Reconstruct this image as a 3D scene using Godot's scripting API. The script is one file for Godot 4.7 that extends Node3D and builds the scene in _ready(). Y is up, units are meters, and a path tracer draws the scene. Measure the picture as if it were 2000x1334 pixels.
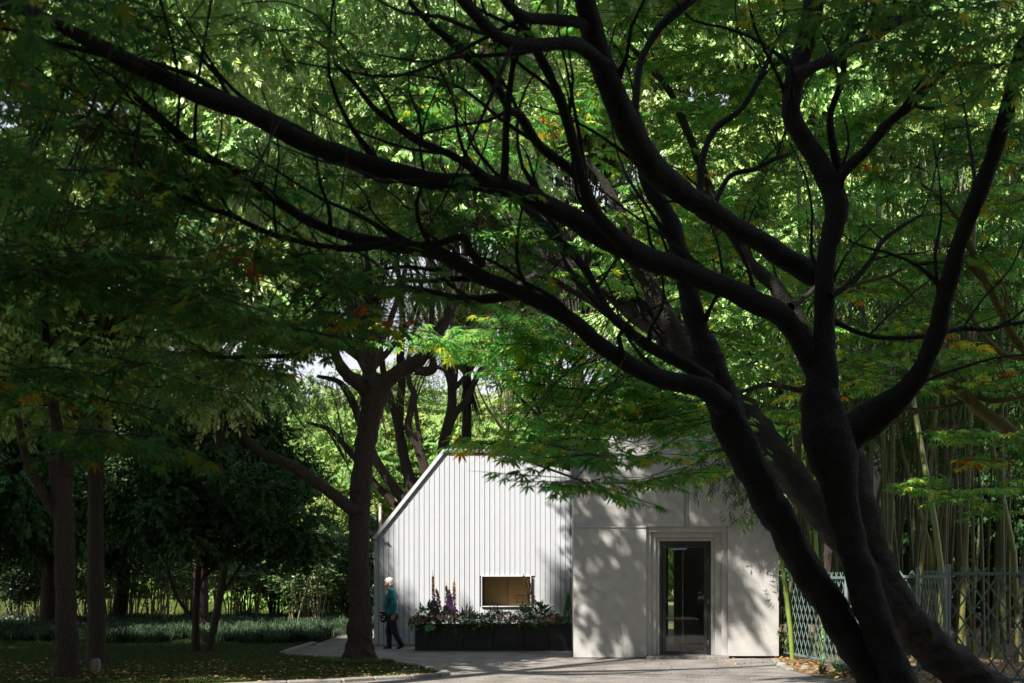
extends Node3D
# A park pavilion seen from under a maple: y up, metres, the eye 1.6 m above the ground looking along -z.
const F := 2200.0      # focal length of the lens in widths of 2000
const CX := 1100.0     # the point of the picture straight ahead of the eye
const HY := 1125.0
const EYE := 1.6
const DOOR_Z := -21.7  # front of the grey pavilion
const BROADLEAF := Color(0.3, 0.45, 0.13)   # one base colour for all the broad leaved trees, one for the evergreens
const EVERGREEN := Color(0.055, 0.11, 0.04)
const HALL_Z := -25.5  # front of the white house
var sun_dir := Vector3(-0.85, 1.2, 0.95).normalized()
var M := {}
var names := {}

# ------------------------------------------------------------------ places
func at(px: float, py: float, d: float) -> Vector3:
	return Vector3((px - CX) / F * d, EYE + (HY - py) / F * d, -d)

func gp(px: float, py: float, y := 0.0) -> Vector3:
	var d := F * (EYE - y) / (py - HY)
	return Vector3((px - CX) / F * d, y, -d)

func seeded(n: int) -> RandomNumberGenerator:
	var r := RandomNumberGenerator.new()
	r.seed = n * 7919 + 13
	return r

func numbered(called: String) -> String:
	if not names.has(called):
		names[called] = 0
		return called
	names[called] += 1
	return "%s_%03d" % [called, names[called]]

# ------------------------------------------------------------------ geometry
class Geo:
	var v := PackedVector3Array()
	var n := PackedVector3Array()
	var uv := PackedVector2Array()
	var c := PackedColorArray()
	var i := PackedInt32Array()
	var tint := Color.WHITE

	func vert(p: Vector3, nn: Vector3, u := Vector2.ZERO) -> int:
		v.append(p)
		n.append(nn)
		uv.append(u)
		c.append(tint)
		return v.size() - 1

	func tri(a: int, b: int, d: int, away: Vector3) -> void:
		if (v[b] - v[a]).cross(v[d] - v[a]).dot(away) > 0.0:
			i.append_array(PackedInt32Array([a, d, b]))
		else:
			i.append_array(PackedInt32Array([a, b, d]))

	func face(pts: Array, away: Vector3) -> void:   # a flat convex face that looks along away
		var nn: Vector3 = (pts[1] - pts[0]).cross(pts[2] - pts[0]).normalized()
		if nn.dot(away) < 0.0:
			nn = -nn
		var first := v.size()
		for p in pts:
			vert(p, nn, Vector2(p.x + p.z, p.y))
		for k in range(1, pts.size() - 1):
			tri(first, first + k, first + k + 1, nn)

	func box(mid: Vector3, size: Vector3, bevel := 0.0, turn := Basis.IDENTITY) -> void:
		var h := size * 0.5
		var s := [-1.0, 1.0]
		var b := minf(bevel, minf(h.x, minf(h.y, h.z)) * 0.9)
		var P := func(ax: int, x: float, y: float, z: float) -> Vector3:
			var q := Vector3(x * (h.x - (b if ax != 0 else 0.0)), y * (h.y - (b if ax != 1 else 0.0)), z * (h.z - (b if ax != 2 else 0.0)))
			return mid + turn * q
		for a in s:
			face([P.call(0, a, -1, -1), P.call(0, a, 1, -1), P.call(0, a, 1, 1), P.call(0, a, -1, 1)], turn * Vector3(a, 0, 0))
			face([P.call(1, -1, a, -1), P.call(1, 1, a, -1), P.call(1, 1, a, 1), P.call(1, -1, a, 1)], turn * Vector3(0, a, 0))
			face([P.call(2, -1, -1, a), P.call(2, 1, -1, a), P.call(2, 1, 1, a), P.call(2, -1, 1, a)], turn * Vector3(0, 0, a))
		if b <= 0.0:
			return
		for a in s:
			for e in s:
				face([P.call(0, a, e, -1), P.call(0, a, e, 1), P.call(1, a, e, 1), P.call(1, a, e, -1)], turn * Vector3(a, e, 0))
				face([P.call(0, a, -1, e), P.call(0, a, 1, e), P.call(2, a, 1, e), P.call(2, a, -1, e)], turn * Vector3(a, 0, e))
				face([P.call(1, -1, a, e), P.call(1, 1, a, e), P.call(2, 1, a, e), P.call(2, -1, a, e)], turn * Vector3(0, a, e))
				for g in s:
					face([P.call(0, a, e, g), P.call(1, a, e, g), P.call(2, a, e, g)], turn * Vector3(a, e, g))

	func prism(poly: Array, z0: float, z1: float) -> void:   # a convex outline in x and y, from z0 back to z1
		var mid := Vector2.ZERO
		for p in poly:
			mid += p / poly.size()
		var near := []
		var back := []
		for p in poly:
			near.append(Vector3(p.x, p.y, z0))
			back.append(Vector3(p.x, p.y, z1))
		face(near, Vector3(0, 0, z0 - z1))
		face(back, Vector3(0, 0, z1 - z0))
		for k in poly.size():
			var a: Vector2 = poly[k]
			var b: Vector2 = poly[(k + 1) % poly.size()]
			var out := (a + b) * 0.5 - mid
			var nn := Vector2(b.y - a.y, a.x - b.x)
			if nn.dot(out) < 0.0:
				nn = -nn
			face([Vector3(a.x, a.y, z0), Vector3(b.x, b.y, z0), Vector3(b.x, b.y, z1), Vector3(a.x, a.y, z1)], Vector3(nn.x, nn.y, 0))

	func tube(way: Array, radii: Array, sides: int, sub := 1, noise: FastNoiseLite = null, lump := 0.0, u_len := 0.4, tip := true) -> void:
		var pts := []
		var rad := []
		for k in way.size() - 1:
			var p0: Vector3 = way[maxi(k - 1, 0)]
			var p1: Vector3 = way[k]
			var p2: Vector3 = way[k + 1]
			var p3: Vector3 = way[mini(k + 2, way.size() - 1)]
			for s in sub:
				var t := float(s) / sub
				pts.append(p1.cubic_interpolate(p2, p0, p3, t) if sub > 1 else p1)
				rad.append(lerpf(radii[k], radii[k + 1], t))
		pts.append(way[-1])
		rad.append(radii[-1])
		var first := v.size()
		var side := Vector3.UP.cross((pts[1] - pts[0]).normalized())
		if side.length() < 0.05:
			side = Vector3.RIGHT
		var along := 0.0
		var wide := maxf(1.0, roundf(TAU * rad[0] / u_len))
		for k in pts.size():
			var dir: Vector3 = (pts[mini(k + 1, pts.size() - 1)] - pts[maxi(k - 1, 0)]).normalized()
			side = (side - dir * side.dot(dir)).normalized()
			var up := dir.cross(side)
			if k > 0:
				along += (pts[k] - pts[k - 1]).length()
			for j in sides + 1:
				var a := TAU * (j % sides) / sides
				var out := side * cos(a) + up * sin(a)
				var r: float = rad[k]
				if noise:
					var q: Vector3 = pts[k] + out * r
					r *= 1.0 + lump * noise.get_noise_3dv(q)
				vert(pts[k] + out * r, out, Vector2(float(j) / sides * wide, along / u_len))
		var w := sides + 1
		for k in pts.size():
			for j in sides + 1:
				var me := first + k * w + j
				var ja := first + k * w + (j + 1 if j < sides else 1)
				var jb := first + k * w + (j - 1 if j > 0 else sides - 1)
				var ka := me + w if k < pts.size() - 1 else me
				var kb := me - w if k > 0 else me
				var nn := (v[ja] - v[jb]).cross(v[ka] - v[kb]).normalized()
				n[me] = nn if nn.dot(n[me]) > 0.0 else -nn
		for k in pts.size() - 1:
			for j in sides:
				var a := first + k * w + j
				tri(a, a + 1, a + w, n[a])
				tri(a + 1, a + w + 1, a + w, n[a])
		if tip:
			var dir: Vector3 = (pts[-1] - pts[-2]).normalized()
			var top := vert(pts[-1] + dir * rad[-1] * 0.5, dir)
			for j in sides:
				tri(first + (pts.size() - 1) * w + j, first + (pts.size() - 1) * w + j + 1, top, dir)

	func ball(mid: Vector3, r: Vector3, rings := 6, sides := 9) -> void:
		var first := v.size()
		for k in rings + 1:
			var b := PI * k / rings
			for j in sides + 1:
				var a := TAU * j / sides
				var q := Vector3(sin(b) * cos(a), cos(b), sin(b) * sin(a))
				vert(mid + q * r, (q / r).normalized())
		for k in rings:
			for j in sides:
				var a := first + k * (sides + 1) + j
				tri(a, a + 1, a + sides + 2, n[a] + n[a + sides + 2])
				tri(a, a + sides + 2, a + sides + 1, n[a] + n[a + sides + 2])

	func mesh() -> ArrayMesh:
		var m := ArrayMesh.new()
		var a := []
		a.resize(Mesh.ARRAY_MAX)
		a[Mesh.ARRAY_VERTEX] = v
		a[Mesh.ARRAY_NORMAL] = n
		a[Mesh.ARRAY_TEX_UV] = uv
		a[Mesh.ARRAY_COLOR] = c
		a[Mesh.ARRAY_INDEX] = i
		m.add_surface_from_arrays(Mesh.PRIMITIVE_TRIANGLES, a)
		return m

class Scatter:   # many copies of one small mesh
	var b := PackedFloat32Array()
	var count := 0

	func add(t: Transform3D, k: Color) -> void:
		var o := count * 16
		if b.size() < o + 16:
			b.resize(maxi(4096, b.size() * 2))
		var x := t.basis.x
		var y := t.basis.y
		var z := t.basis.z
		b[o] = x.x
		b[o + 1] = y.x
		b[o + 2] = z.x
		b[o + 3] = t.origin.x
		b[o + 4] = x.y
		b[o + 5] = y.y
		b[o + 6] = z.y
		b[o + 7] = t.origin.y
		b[o + 8] = x.z
		b[o + 9] = y.z
		b[o + 10] = z.z
		b[o + 11] = t.origin.z
		b[o + 12] = k.r
		b[o + 13] = k.g
		b[o + 14] = k.b
		b[o + 15] = 1.0
		count += 1

	func multi(m: Mesh) -> MultiMesh:
		var mm := MultiMesh.new()
		mm.transform_format = MultiMesh.TRANSFORM_3D
		mm.use_colors = true
		mm.mesh = m
		mm.instance_count = count
		b.resize(count * 16)
		mm.buffer = b
		return mm

# ------------------------------------------------------------------ nodes
func tag(o: Node, label: String, category := "", group := "", kind := "") -> Node:
	if label:
		o.set_meta("label", label)
	if category:
		o.set_meta("category", category)
	if group:
		o.set_meta("group", group)
	if kind:
		o.set_meta("kind", kind)
	return o

func thing(called: String, label: String, category: String, where: Vector3, group := "") -> Node3D:
	var o := Node3D.new()
	o.name = numbered(called)
	o.position = where
	add_child(o, true)
	tag(o, label, category, group)
	return o

func origin_of(n: Node) -> Vector3:
	var p := Vector3.ZERO
	while n is Node3D and n != self:
		p += n.position
		n = n.get_parent()
	return p

func put(called: String, m: Mesh, mat: Material, parent: Node = null) -> MeshInstance3D:   # a mesh given in world places
	var o := MeshInstance3D.new()
	o.mesh = m
	o.material_override = mat
	if parent == null:
		o.name = numbered(called)
		add_child(o, true)
	else:
		o.name = called
		parent.add_child(o, true)
		o.position = -origin_of(parent)
	return o

func obj(called: String, g: Geo, mat: Material, parent: Node = null) -> MeshInstance3D:
	return put(called, g.mesh(), mat, parent)

func strew(called: String, s: Scatter, m: Mesh, mat: Material, parent: Node = null) -> MultiMeshInstance3D:
	var o := MultiMeshInstance3D.new()
	o.multimesh = s.multi(m)
	o.material_override = mat
	o.set_meta("kind", "stuff")
	if parent == null:
		o.name = numbered(called)
		add_child(o, true)
	else:
		o.name = called
		parent.add_child(o, true)
		o.position = -origin_of(parent)
	return o

# ------------------------------------------------------------------ materials
func lin(r: float, g: float, b: float) -> Color:
	return Color(r, g, b).linear_to_srgb()

func noise(sd: int, freq: float, octaves := 4, kind := FastNoiseLite.TYPE_SIMPLEX_SMOOTH, fractal := FastNoiseLite.FRACTAL_FBM) -> FastNoiseLite:
	var n := FastNoiseLite.new()
	n.seed = sd
	n.frequency = freq
	n.fractal_octaves = octaves
	n.noise_type = kind
	n.fractal_type = fractal
	return n

func ramp(stops: Array) -> Gradient:
	var g := Gradient.new()
	var o := PackedFloat32Array()
	var k := PackedColorArray()
	for s in stops:
		o.append(s[0])
		k.append(s[1])
	g.offsets = o
	g.colors = k
	return g

func tex(n: FastNoiseLite, size: int, g: Gradient = null) -> NoiseTexture2D:
	var t := NoiseTexture2D.new()
	t.width = size
	t.height = size
	t.seamless = true
	t.seamless_blend_skirt = 0.25
	t.noise = n
	if g:
		t.color_ramp = g
	return t

func mat(called: String, c: Color, rough := 0.7, metal := 0.0) -> StandardMaterial3D:
	var m := StandardMaterial3D.new()
	m.resource_name = called
	m.albedo_color = c
	m.roughness = rough
	m.metallic = metal
	M[called] = m
	return m

func grained(called: String, n: FastNoiseLite, stops: Array, metres: float, rough := 0.8, relief := 0.0, fine: FastNoiseLite = null) -> StandardMaterial3D:
	var m := mat(called, Color.WHITE, rough)
	m.albedo_texture = tex(n, 512, ramp(stops))
	m.uv1_triplanar = true
	m.uv1_world_triplanar = true
	m.uv1_scale = Vector3.ONE / metres
	if relief > 0.0:
		var t := tex(fine if fine else n, 512)
		t.as_normal_map = true
		t.bump_strength = relief * 8.0
		m.normal_enabled = true
		m.normal_texture = t
	return m

func bark(called: String, dark: Color, pale: Color, relief: float, sd: int, stretch: float) -> StandardMaterial3D:
	var m := mat(called, Color.WHITE, 0.9)
	var n := noise(sd, 0.02, 4, FastNoiseLite.TYPE_SIMPLEX_SMOOTH, FastNoiseLite.FRACTAL_RIDGED)
	m.albedo_texture = tex(n, 512, ramp([[0.0, dark], [0.45, dark.lerp(pale, 0.35)], [1.0, pale]]))
	m.heightmap_enabled = true
	m.heightmap_texture = tex(n, 512)
	m.heightmap_scale = relief
	m.uv1_scale = Vector3(1.0, stretch, 1.0)
	return m

func leafy(called: String, backlight: float, rough := 0.5) -> StandardMaterial3D:
	var m := mat(called, Color.WHITE, rough)
	m.vertex_color_use_as_albedo = true
	m.backlight_enabled = true
	m.backlight = Color(backlight, backlight, backlight)
	m.metallic_specular = 0.25
	return m

func materials() -> void:
	leafy("leaf", 0.95).metallic_specular = 0.12
	leafy("leaf_thick", 0.5, 0.36).metallic_specular = 0.5
	leafy("leaf_matte", 0.3, 0.6).metallic_specular = 0.15
	leafy("grass", 0.5, 0.6)
	mat("tan_stem", lin(0.2, 0.145, 0.085), 0.85)
	mat("twig", lin(0.05, 0.04, 0.03), 0.9)
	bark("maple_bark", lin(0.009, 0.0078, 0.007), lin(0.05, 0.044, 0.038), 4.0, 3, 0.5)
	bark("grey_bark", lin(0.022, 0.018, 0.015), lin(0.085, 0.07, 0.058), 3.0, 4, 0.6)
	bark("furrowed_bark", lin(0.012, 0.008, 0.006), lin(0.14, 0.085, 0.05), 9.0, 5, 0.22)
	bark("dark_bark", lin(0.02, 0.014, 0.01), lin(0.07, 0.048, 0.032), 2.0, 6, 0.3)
	bark("sunlit_bark", lin(0.10, 0.085, 0.03), lin(0.26, 0.23, 0.08), 0.6, 7, 0.6)  # yellow sunlight on the right maple, put into the bark colour
	for k in 3:
		var s := 0.4 + 0.008 * k
		grained("white_metal_%d" % k, noise(15 + k, 0.01, 5), [[0.0, lin(s * 0.88, s * 0.915, s * 0.96)], [0.5, lin(s * 0.93, s * 0.96, s)], [1.0, lin(s * 0.95, s * 0.98, s * 1.01)]], 1.9, 0.45)
	mat("trim_metal", lin(0.44, 0.44, 0.44), 0.4)
	mat("backing", lin(0.2, 0.21, 0.23), 0.7)
	grained("render_wall", noise(21, 0.012, 5), [[0.0, lin(0.29, 0.281, 0.263)], [0.5, lin(0.335, 0.326, 0.306)], [1.0, lin(0.375, 0.365, 0.344)]], 2.3, 0.75, 0.05, noise(22, 0.15, 3))
	mat("dark_frame", lin(0.018, 0.019, 0.02), 0.35)
	mat("room_wall", lin(0.24, 0.24, 0.23), 0.8)
	var gl := mat("glass", Color(0.1, 0.12, 0.12, 0.03), 0.02)
	gl.transparency = BaseMaterial3D.TRANSPARENCY_ALPHA
	grained("wood", noise(31, 0.02, 3), [[0.0, lin(0.26, 0.145, 0.045)], [1.0, lin(0.36, 0.215, 0.075)]], 1.1, 0.5)
	grained("paving", noise(41, 0.011, 5), [[0.0, lin(0.11, 0.098, 0.085)], [0.45, lin(0.16, 0.143, 0.126)], [1.0, lin(0.23, 0.21, 0.187)]], 3.7, 0.85, 0.35, noise(42, 0.12, 4))
	grained("kerb_stone", noise(43, 0.03, 4), [[0.0, lin(0.14, 0.13, 0.112)], [1.0, lin(0.26, 0.24, 0.21)]], 0.9, 0.85, 0.3)
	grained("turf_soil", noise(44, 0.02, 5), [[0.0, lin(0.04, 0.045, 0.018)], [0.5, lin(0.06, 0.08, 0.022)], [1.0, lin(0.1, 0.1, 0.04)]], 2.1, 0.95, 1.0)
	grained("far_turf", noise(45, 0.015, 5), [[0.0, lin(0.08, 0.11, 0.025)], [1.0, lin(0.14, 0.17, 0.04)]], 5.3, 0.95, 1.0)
	grained("bed_soil", noise(46, 0.03, 5), [[0.0, lin(0.07, 0.045, 0.025)], [0.6, lin(0.17, 0.11, 0.06)], [1.0, lin(0.3, 0.2, 0.11)]], 1.3, 0.95, 1.5)
	mat("planter_black", lin(0.012, 0.012, 0.013), 0.55)
	mat("fence_green", lin(0.085, 0.13, 0.115), 0.55)
	mat("fence_post", lin(0.13, 0.16, 0.17), 0.4)
	mat("pole_paint", lin(0.45, 0.44, 0.42), 0.6)
	var bam := mat("bamboo_skin", Color.WHITE, 0.4)
	bam.vertex_color_use_as_albedo = true
	for k in 6:
		mat("leaf_tone_%d" % k, Color.WHITE, 0.5)
		M["leaf_tone_%d" % k].vertex_color_use_as_albedo = true
		M["leaf_tone_%d" % k].backlight_enabled = true
		M["leaf_tone_%d" % k].backlight = Color(0.95, 0.95, 0.95)
		M["leaf_tone_%d" % k].metallic_specular = 0.12
	var petal := leafy("petal", 0.6, 0.5)
	petal.resource_name = "petal"

# ------------------------------------------------------------------ leaves
func maple_leaf() -> ArrayMesh:   # seven lobes from the end of the stalk, the middle one along -z
	var g := Geo.new()
	var ang := [0.0, 38.0, 77.0, 118.0]
	var far_ := [1.0, 0.93, 0.72, 0.4]
	var drop := func(x: float, z: float) -> Vector3:
		return Vector3(x, -0.22 * (x * x + z * z) , z)
	var lobes := []
	for k in [-3, -2, -1, 0, 1, 2, 3]:
		lobes.append([deg_to_rad(ang[absi(k)]) * signf(k), far_[absi(k)]])
	for k in 7:
		var a: float = lobes[k][0]
		var l: float = lobes[k][1]
		var a0: float = (a + lobes[k - 1][0]) / 2 if k > 0 else a - 0.5
		var a1: float = (a + lobes[k + 1][0]) / 2 if k < 6 else a + 0.5
		var mid: Vector3 = drop.call(0.0, 0.0)
		var tip: Vector3 = drop.call(sin(a) * l, -cos(a) * l)
		var rise := Vector3(0, 0.02, 0)
		var n0: Vector3 = drop.call(sin(a0) * 0.3 * l, -cos(a0) * 0.3 * l) + rise
		var n1: Vector3 = drop.call(sin(a1) * 0.3 * l, -cos(a1) * 0.3 * l) + rise
		var w0: Vector3 = drop.call(sin(a - 0.2) * 0.58 * l, -cos(a - 0.2) * 0.58 * l) + rise
		var w1: Vector3 = drop.call(sin(a + 0.2) * 0.58 * l, -cos(a + 0.2) * 0.58 * l) + rise
		g.face([mid, n0, w0], Vector3.UP)
		g.face([mid, w0, tip], Vector3.UP)
		g.face([mid, tip, w1], Vector3.UP)
		g.face([mid, w1, n1], Vector3.UP)
	g.face([Vector3(-0.012, 0, 0), Vector3(0.012, 0, 0), Vector3(0.0, 0.08, 0.55)], Vector3.UP)
	return g.mesh()

func sprig(sd: int, leaves: int, long: float, leaf_len: float, leaf_wide: float, hang: float) -> ArrayMesh:   # a twig along -z with pointed leaves
	var r := seeded(sd)
	var g := Geo.new()
	g.tint = Color(0.5, 0.4, 0.3)
	g.tube([Vector3.ZERO, Vector3(0, 0.02, -long * 0.5), Vector3(0, -0.02 - hang * 0.1, -long)], [0.006, 0.004, 0.002], 3)
	for k in leaves:
		var t := (k + 0.6) / leaves
		var base := Vector3(0, 0.01, -long * t)
		var b := Basis(Vector3.UP, (1.0 if k % 2 else -1.0) * r.randf_range(0.5, 1.35)) * Basis(Vector3.RIGHT, -r.randf_range(0.1, 0.6) - hang * r.randf_range(0.4, 1.0)) * Basis(Vector3.FORWARD, r.randf_range(-0.7, 0.7))
		if k == leaves - 1:
			b = Basis(Vector3.RIGHT, -hang * 0.6)
		var l := leaf_len * r.randf_range(0.7, 1.15)
		var w := leaf_wide * r.randf_range(0.8, 1.15)
		var s := r.randf_range(0.72, 1.3)
		g.tint = Color(s * r.randf_range(0.9, 1.12), s, s * r.randf_range(0.8, 1.1))
		var up := b.y
		var p := func(x: float, y: float, z: float) -> Vector3: return base + b * Vector3(x, y, z)
		g.face([p.call(0, 0, 0), p.call(-w, 0.06 * l, -l * 0.45), p.call(0, 0, -l)], up)
		g.face([p.call(0, 0, 0), p.call(w, 0.06 * l, -l * 0.45), p.call(0, 0, -l)], up)
	return g.mesh()

func blades(sd: int, count: int, high: float, wide: float, arch: float) -> ArrayMesh:
	var r := seeded(sd)
	var g := Geo.new()
	for k in count:
		var a := r.randf() * TAU
		var out := Vector3(cos(a), 0, sin(a))
		var side := Vector3(-out.z, 0, out.x) * wide
		var h := high * r.randf_range(0.6, 1.1)
		var p0 := out * high * 0.1 * r.randf()
		var p1 := p0 + out * arch * h * 0.35 + Vector3.UP * h * 0.7
		var p2 := p0 + out * arch * h * 1.0 + Vector3.UP * h * (1.0 - arch * 0.45)
		var s := r.randf_range(0.75, 1.25)
		g.tint = Color(s, s, s)
		g.face([p0 - side, p0 + side, p1 + side * 0.7, p1 - side * 0.7], out + Vector3.UP)
		g.face([p1 - side * 0.7, p1 + side * 0.7, p2], out + Vector3.UP)
	return g.mesh()

func stick(s: Scatter, a: Vector3, b: Vector3, r: float) -> void:   # one unit twig stretched from a to b
	var d := b - a
	var l := d.length()
	if l < 0.001:
		return
	var y := d / l
	var x := y.cross(Vector3.FORWARD if absf(y.z) < 0.9 else Vector3.RIGHT).normalized()
	s.add(Transform3D(Basis(x * r, d, x.cross(y) * r), a), Color.WHITE)

func unit_twig() -> ArrayMesh:
	var g := Geo.new()
	g.tube([Vector3.ZERO, Vector3(0.6, 0.5, 0), Vector3.UP], [1.0, 0.8, 0.5], 4)
	return g.mesh()

func maple_tint(r: RandomNumberGenerator, bright := 1.0, autumn := 0.0) -> Color:
	var t := r.randf()
	if autumn > 0.0:
		t = t * (1.0 - autumn) * 0.5
	else:
		t += 0.03
	var s := r.randf_range(0.7, 1.3) * bright
	if t < 0.012:
		return Color(0.34 * s, 0.05 * s, 0.012 * s)
	if t < 0.03:
		return Color(0.33 * s, 0.14 * s, 0.012 * s)
	if t < 0.12:
		return Color(0.27 * s, 0.28 * s, 0.025 * s)
	return Color(0.075 * s * r.randf_range(0.7, 1.6), 0.19 * s, 0.04 * s)

# A drift of maple foliage: flat discs of sprays inside an ellipsoid; every disc hangs on a twig from the nearest limb point.
func maple_drift(leaves: Array, twigs: Scatter, limbs: PackedVector3Array, mid: Vector3, size: Vector3, discs: int, sd: int, bright := 1.0, leaf := 0.06) -> void:
	var r := seeded(sd)
	for k in discs:
		var q := Vector3.ONE * 2.0
		while q.length() > 1.0:
			q = Vector3(r.randf_range(-1, 1), r.randf_range(-1, 1), r.randf_range(-1, 1))
		var c := mid + q * size
		var best := Vector3.ZERO
		var near := 1.1
		for p in limbs:
			var d := p.distance_to(c)
			if d < near:
				near = d
				best = p
		if near < 1.1:
			var bend := (best + c) * 0.5 + Vector3(0, 0.08 * near, 0)
			stick(twigs, best, bend, 0.004)
			stick(twigs, bend, c, 0.003)
		var tilt := Basis(Vector3(r.randf_range(-1, 1), 0, r.randf_range(-1, 1)).normalized(), r.randf_range(0.0, 0.3))
		var shade := bright * r.randf_range(0.7, 1.25)
		var autumn := r.randf_range(0.5, 0.9) if r.randf() < 0.05 else 0.0
		var arms := r.randi_range(4, 6)
		var off := r.randf() * TAU
		for m in arms:
			var a := off + TAU * m / arms + r.randf_range(-0.4, 0.4)
			var dir := tilt * Vector3(cos(a), -0.12, sin(a))
			var long := r.randf_range(0.22, 0.42)
			stick(twigs, c, c + dir * long, 0.003)
			var nodes := int(long / 0.075)
			for j in nodes:
				var p := c + dir * (0.06 + 0.075 * j)
				for s in [-1.0, 1.0]:
					var yaw: float = atan2(-dir.x, -dir.z) + s * r.randf_range(0.5, 1.3)
					var b := Basis(Vector3.UP, yaw) * Basis(Vector3.RIGHT, -r.randf_range(0.05, 0.75)) * Basis(Vector3.FORWARD, r.randf_range(-0.45, 0.45))
					var l := leaf * r.randf_range(0.5, 1.3)
					leaves.append([Transform3D(b.scaled_local(Vector3(l, l, l)), p + b * Vector3(0, -0.01, -0.03)), maple_tint(r, shade, autumn)])
			var yaw2 := atan2(-dir.x, -dir.z)
			var b2 := Basis(Vector3.UP, yaw2) * Basis(Vector3.RIGHT, -r.randf_range(0.1, 0.6))
			leaves.append([Transform3D(b2.scaled_local(Vector3(leaf, leaf, leaf)), c + dir * long), maple_tint(r, shade, autumn)])

func hides_house(p: Vector3) -> bool:   # whether a leaf here would keep the sun off the white house's front, which stands in the sun
	if p.z < HALL_Z + 0.2:
		return false
	var q := p - sun_dir * ((p.z - HALL_Z) / sun_dir.z)
	if q.x < -4.5 or q.x > 0.35 or q.y > 5.0:
		return false
	if p.z < -19.0:   # trees close by would throw too sharp a shadow there
		return q.y > 0.0
	return q.y > (1.5 if q.x < -3.5 else (1.6 if q.x > -0.25 else -0.4))

# A crown of sprigs in clumps on limbs that leave the trunk.
func crown(parts: Array, twigs: Scatter, fork: Vector3, mid: Vector3, size: Vector3, clumps: int, per: int, clump: float, tint: Color, sd: int, scale_ := 1.0, shell := 0.45, hang := 0.2, clear := false) -> void:
	var r := seeded(sd)
	for k in clumps:
		var q := Vector3.ONE * 2.0
		while q.length() > 1.0 or q.length() < shell:
			q = Vector3(r.randf_range(-1, 1), r.randf_range(-1, 1), r.randf_range(-1, 1))
		var c := mid + q * size
		if clear and hides_house(c):
			continue
		if twigs and not (clear and (hides_house(c.lerp(fork, 0.4)) or hides_house(c.lerp(fork, 0.7)))):
			var bend := fork.lerp(c, 0.55) + Vector3(0, 0.12, 0) * fork.distance_to(c)
			stick(twigs, fork.lerp(bend, 0.2), bend, 0.03 * scale_)
			stick(twigs, bend, c, 0.018 * scale_)
		var tone := r.randf_range(0.8, 1.22)
		var warm := r.randf_range(0.8, 1.12)
		for m in per:
			var d := Vector3(r.randfn(), r.randfn() * 0.7, r.randfn())
			d = d.normalized() * pow(r.randf(), 0.45)
			var p := c + d * clump * Vector3(1.0, 0.7, 1.0)
			if clear and hides_house(p):
				continue
			var dir := (d + Vector3(r.randf_range(-0.4, 0.4), r.randf_range(-0.5, 0.25) - hang, r.randf_range(-0.4, 0.4))).normalized()
			var b := Basis.looking_at(dir, Vector3.UP if absf(dir.y) < 0.95 else Vector3.RIGHT) * Basis(Vector3.FORWARD, r.randf_range(-0.8, 0.8))
			var s := scale_ * r.randf_range(0.75, 1.25)
			var u := tone * r.randf_range(0.75, 1.25)
			parts[r.randi() % parts.size()].add(Transform3D(b.scaled_local(Vector3(s, s, s)), p), Color(tint.r * u * warm, tint.g * u, tint.b * u))

func limb(tree: Node3D, called: String, material: Material, d0: float, d1: float, run: Array, sides := 10, lump := 0.12, keep: Array = []) -> void:
	# run: x, y and width in the picture's 2000 wide frame, d0 to d1 metres away
	var way := []
	var rad := []
	var count := run.size() / 3
	for k in count:
		var d := lerpf(d0, d1, float(k) / (count - 1))
		way.append(at(run[k * 3], run[k * 3 + 1], d))
		rad.append(run[k * 3 + 2] * 0.44 / F * d)
	var g := Geo.new()
	g.tube(way, rad, int(sides * 1.5), 7, noise(tree.get_child_count() * 3 + 5, 4.5, 5), lump * 2.1, 0.3)
	obj(called, g, material, tree)
	for k in count - 1:
		for t in 3:
			keep.append(way[k].lerp(way[k + 1], t / 3.0))
	if not String(tree.name).begins_with("maple"):
		return
	var r := seeded(tree.get_child_count() + 40)   # thin crooked branchlets off the limb
	for k in range(2, count):
		if rad[k] > 0.085 or r.randf() < 0.25:
			continue
		var dir: Vector3 = (way[k] - way[k - 1]).normalized()
		dir = (dir * r.randf_range(0.5, 1.0) + Vector3(r.randf_range(-0.5, 0.5), r.randf_range(-0.25, 0.9), r.randf_range(-0.6, 0.6))).normalized()
		var p: Vector3 = way[k]
		var path := [p]
		var thick := [rad[k] * 0.5]
		var long := r.randf_range(0.5, 1.3)
		var steps := r.randi_range(4, 6)
		for j in steps:
			dir = (dir + Vector3(r.randf_range(-0.45, 0.45), r.randf_range(-0.3, 0.4), r.randf_range(-0.45, 0.45))).normalized()
			p += dir * long / steps
			path.append(p)
			thick.append(lerpf(minf(rad[k] * 0.45, 0.014), 0.003, (j + 1.0) / steps))
			keep.append(p)
		var b := Geo.new()
		b.tube(path, thick, 6, 2, null, 0.0, 0.3)
		obj("branchlet", b, material, tree)

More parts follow.
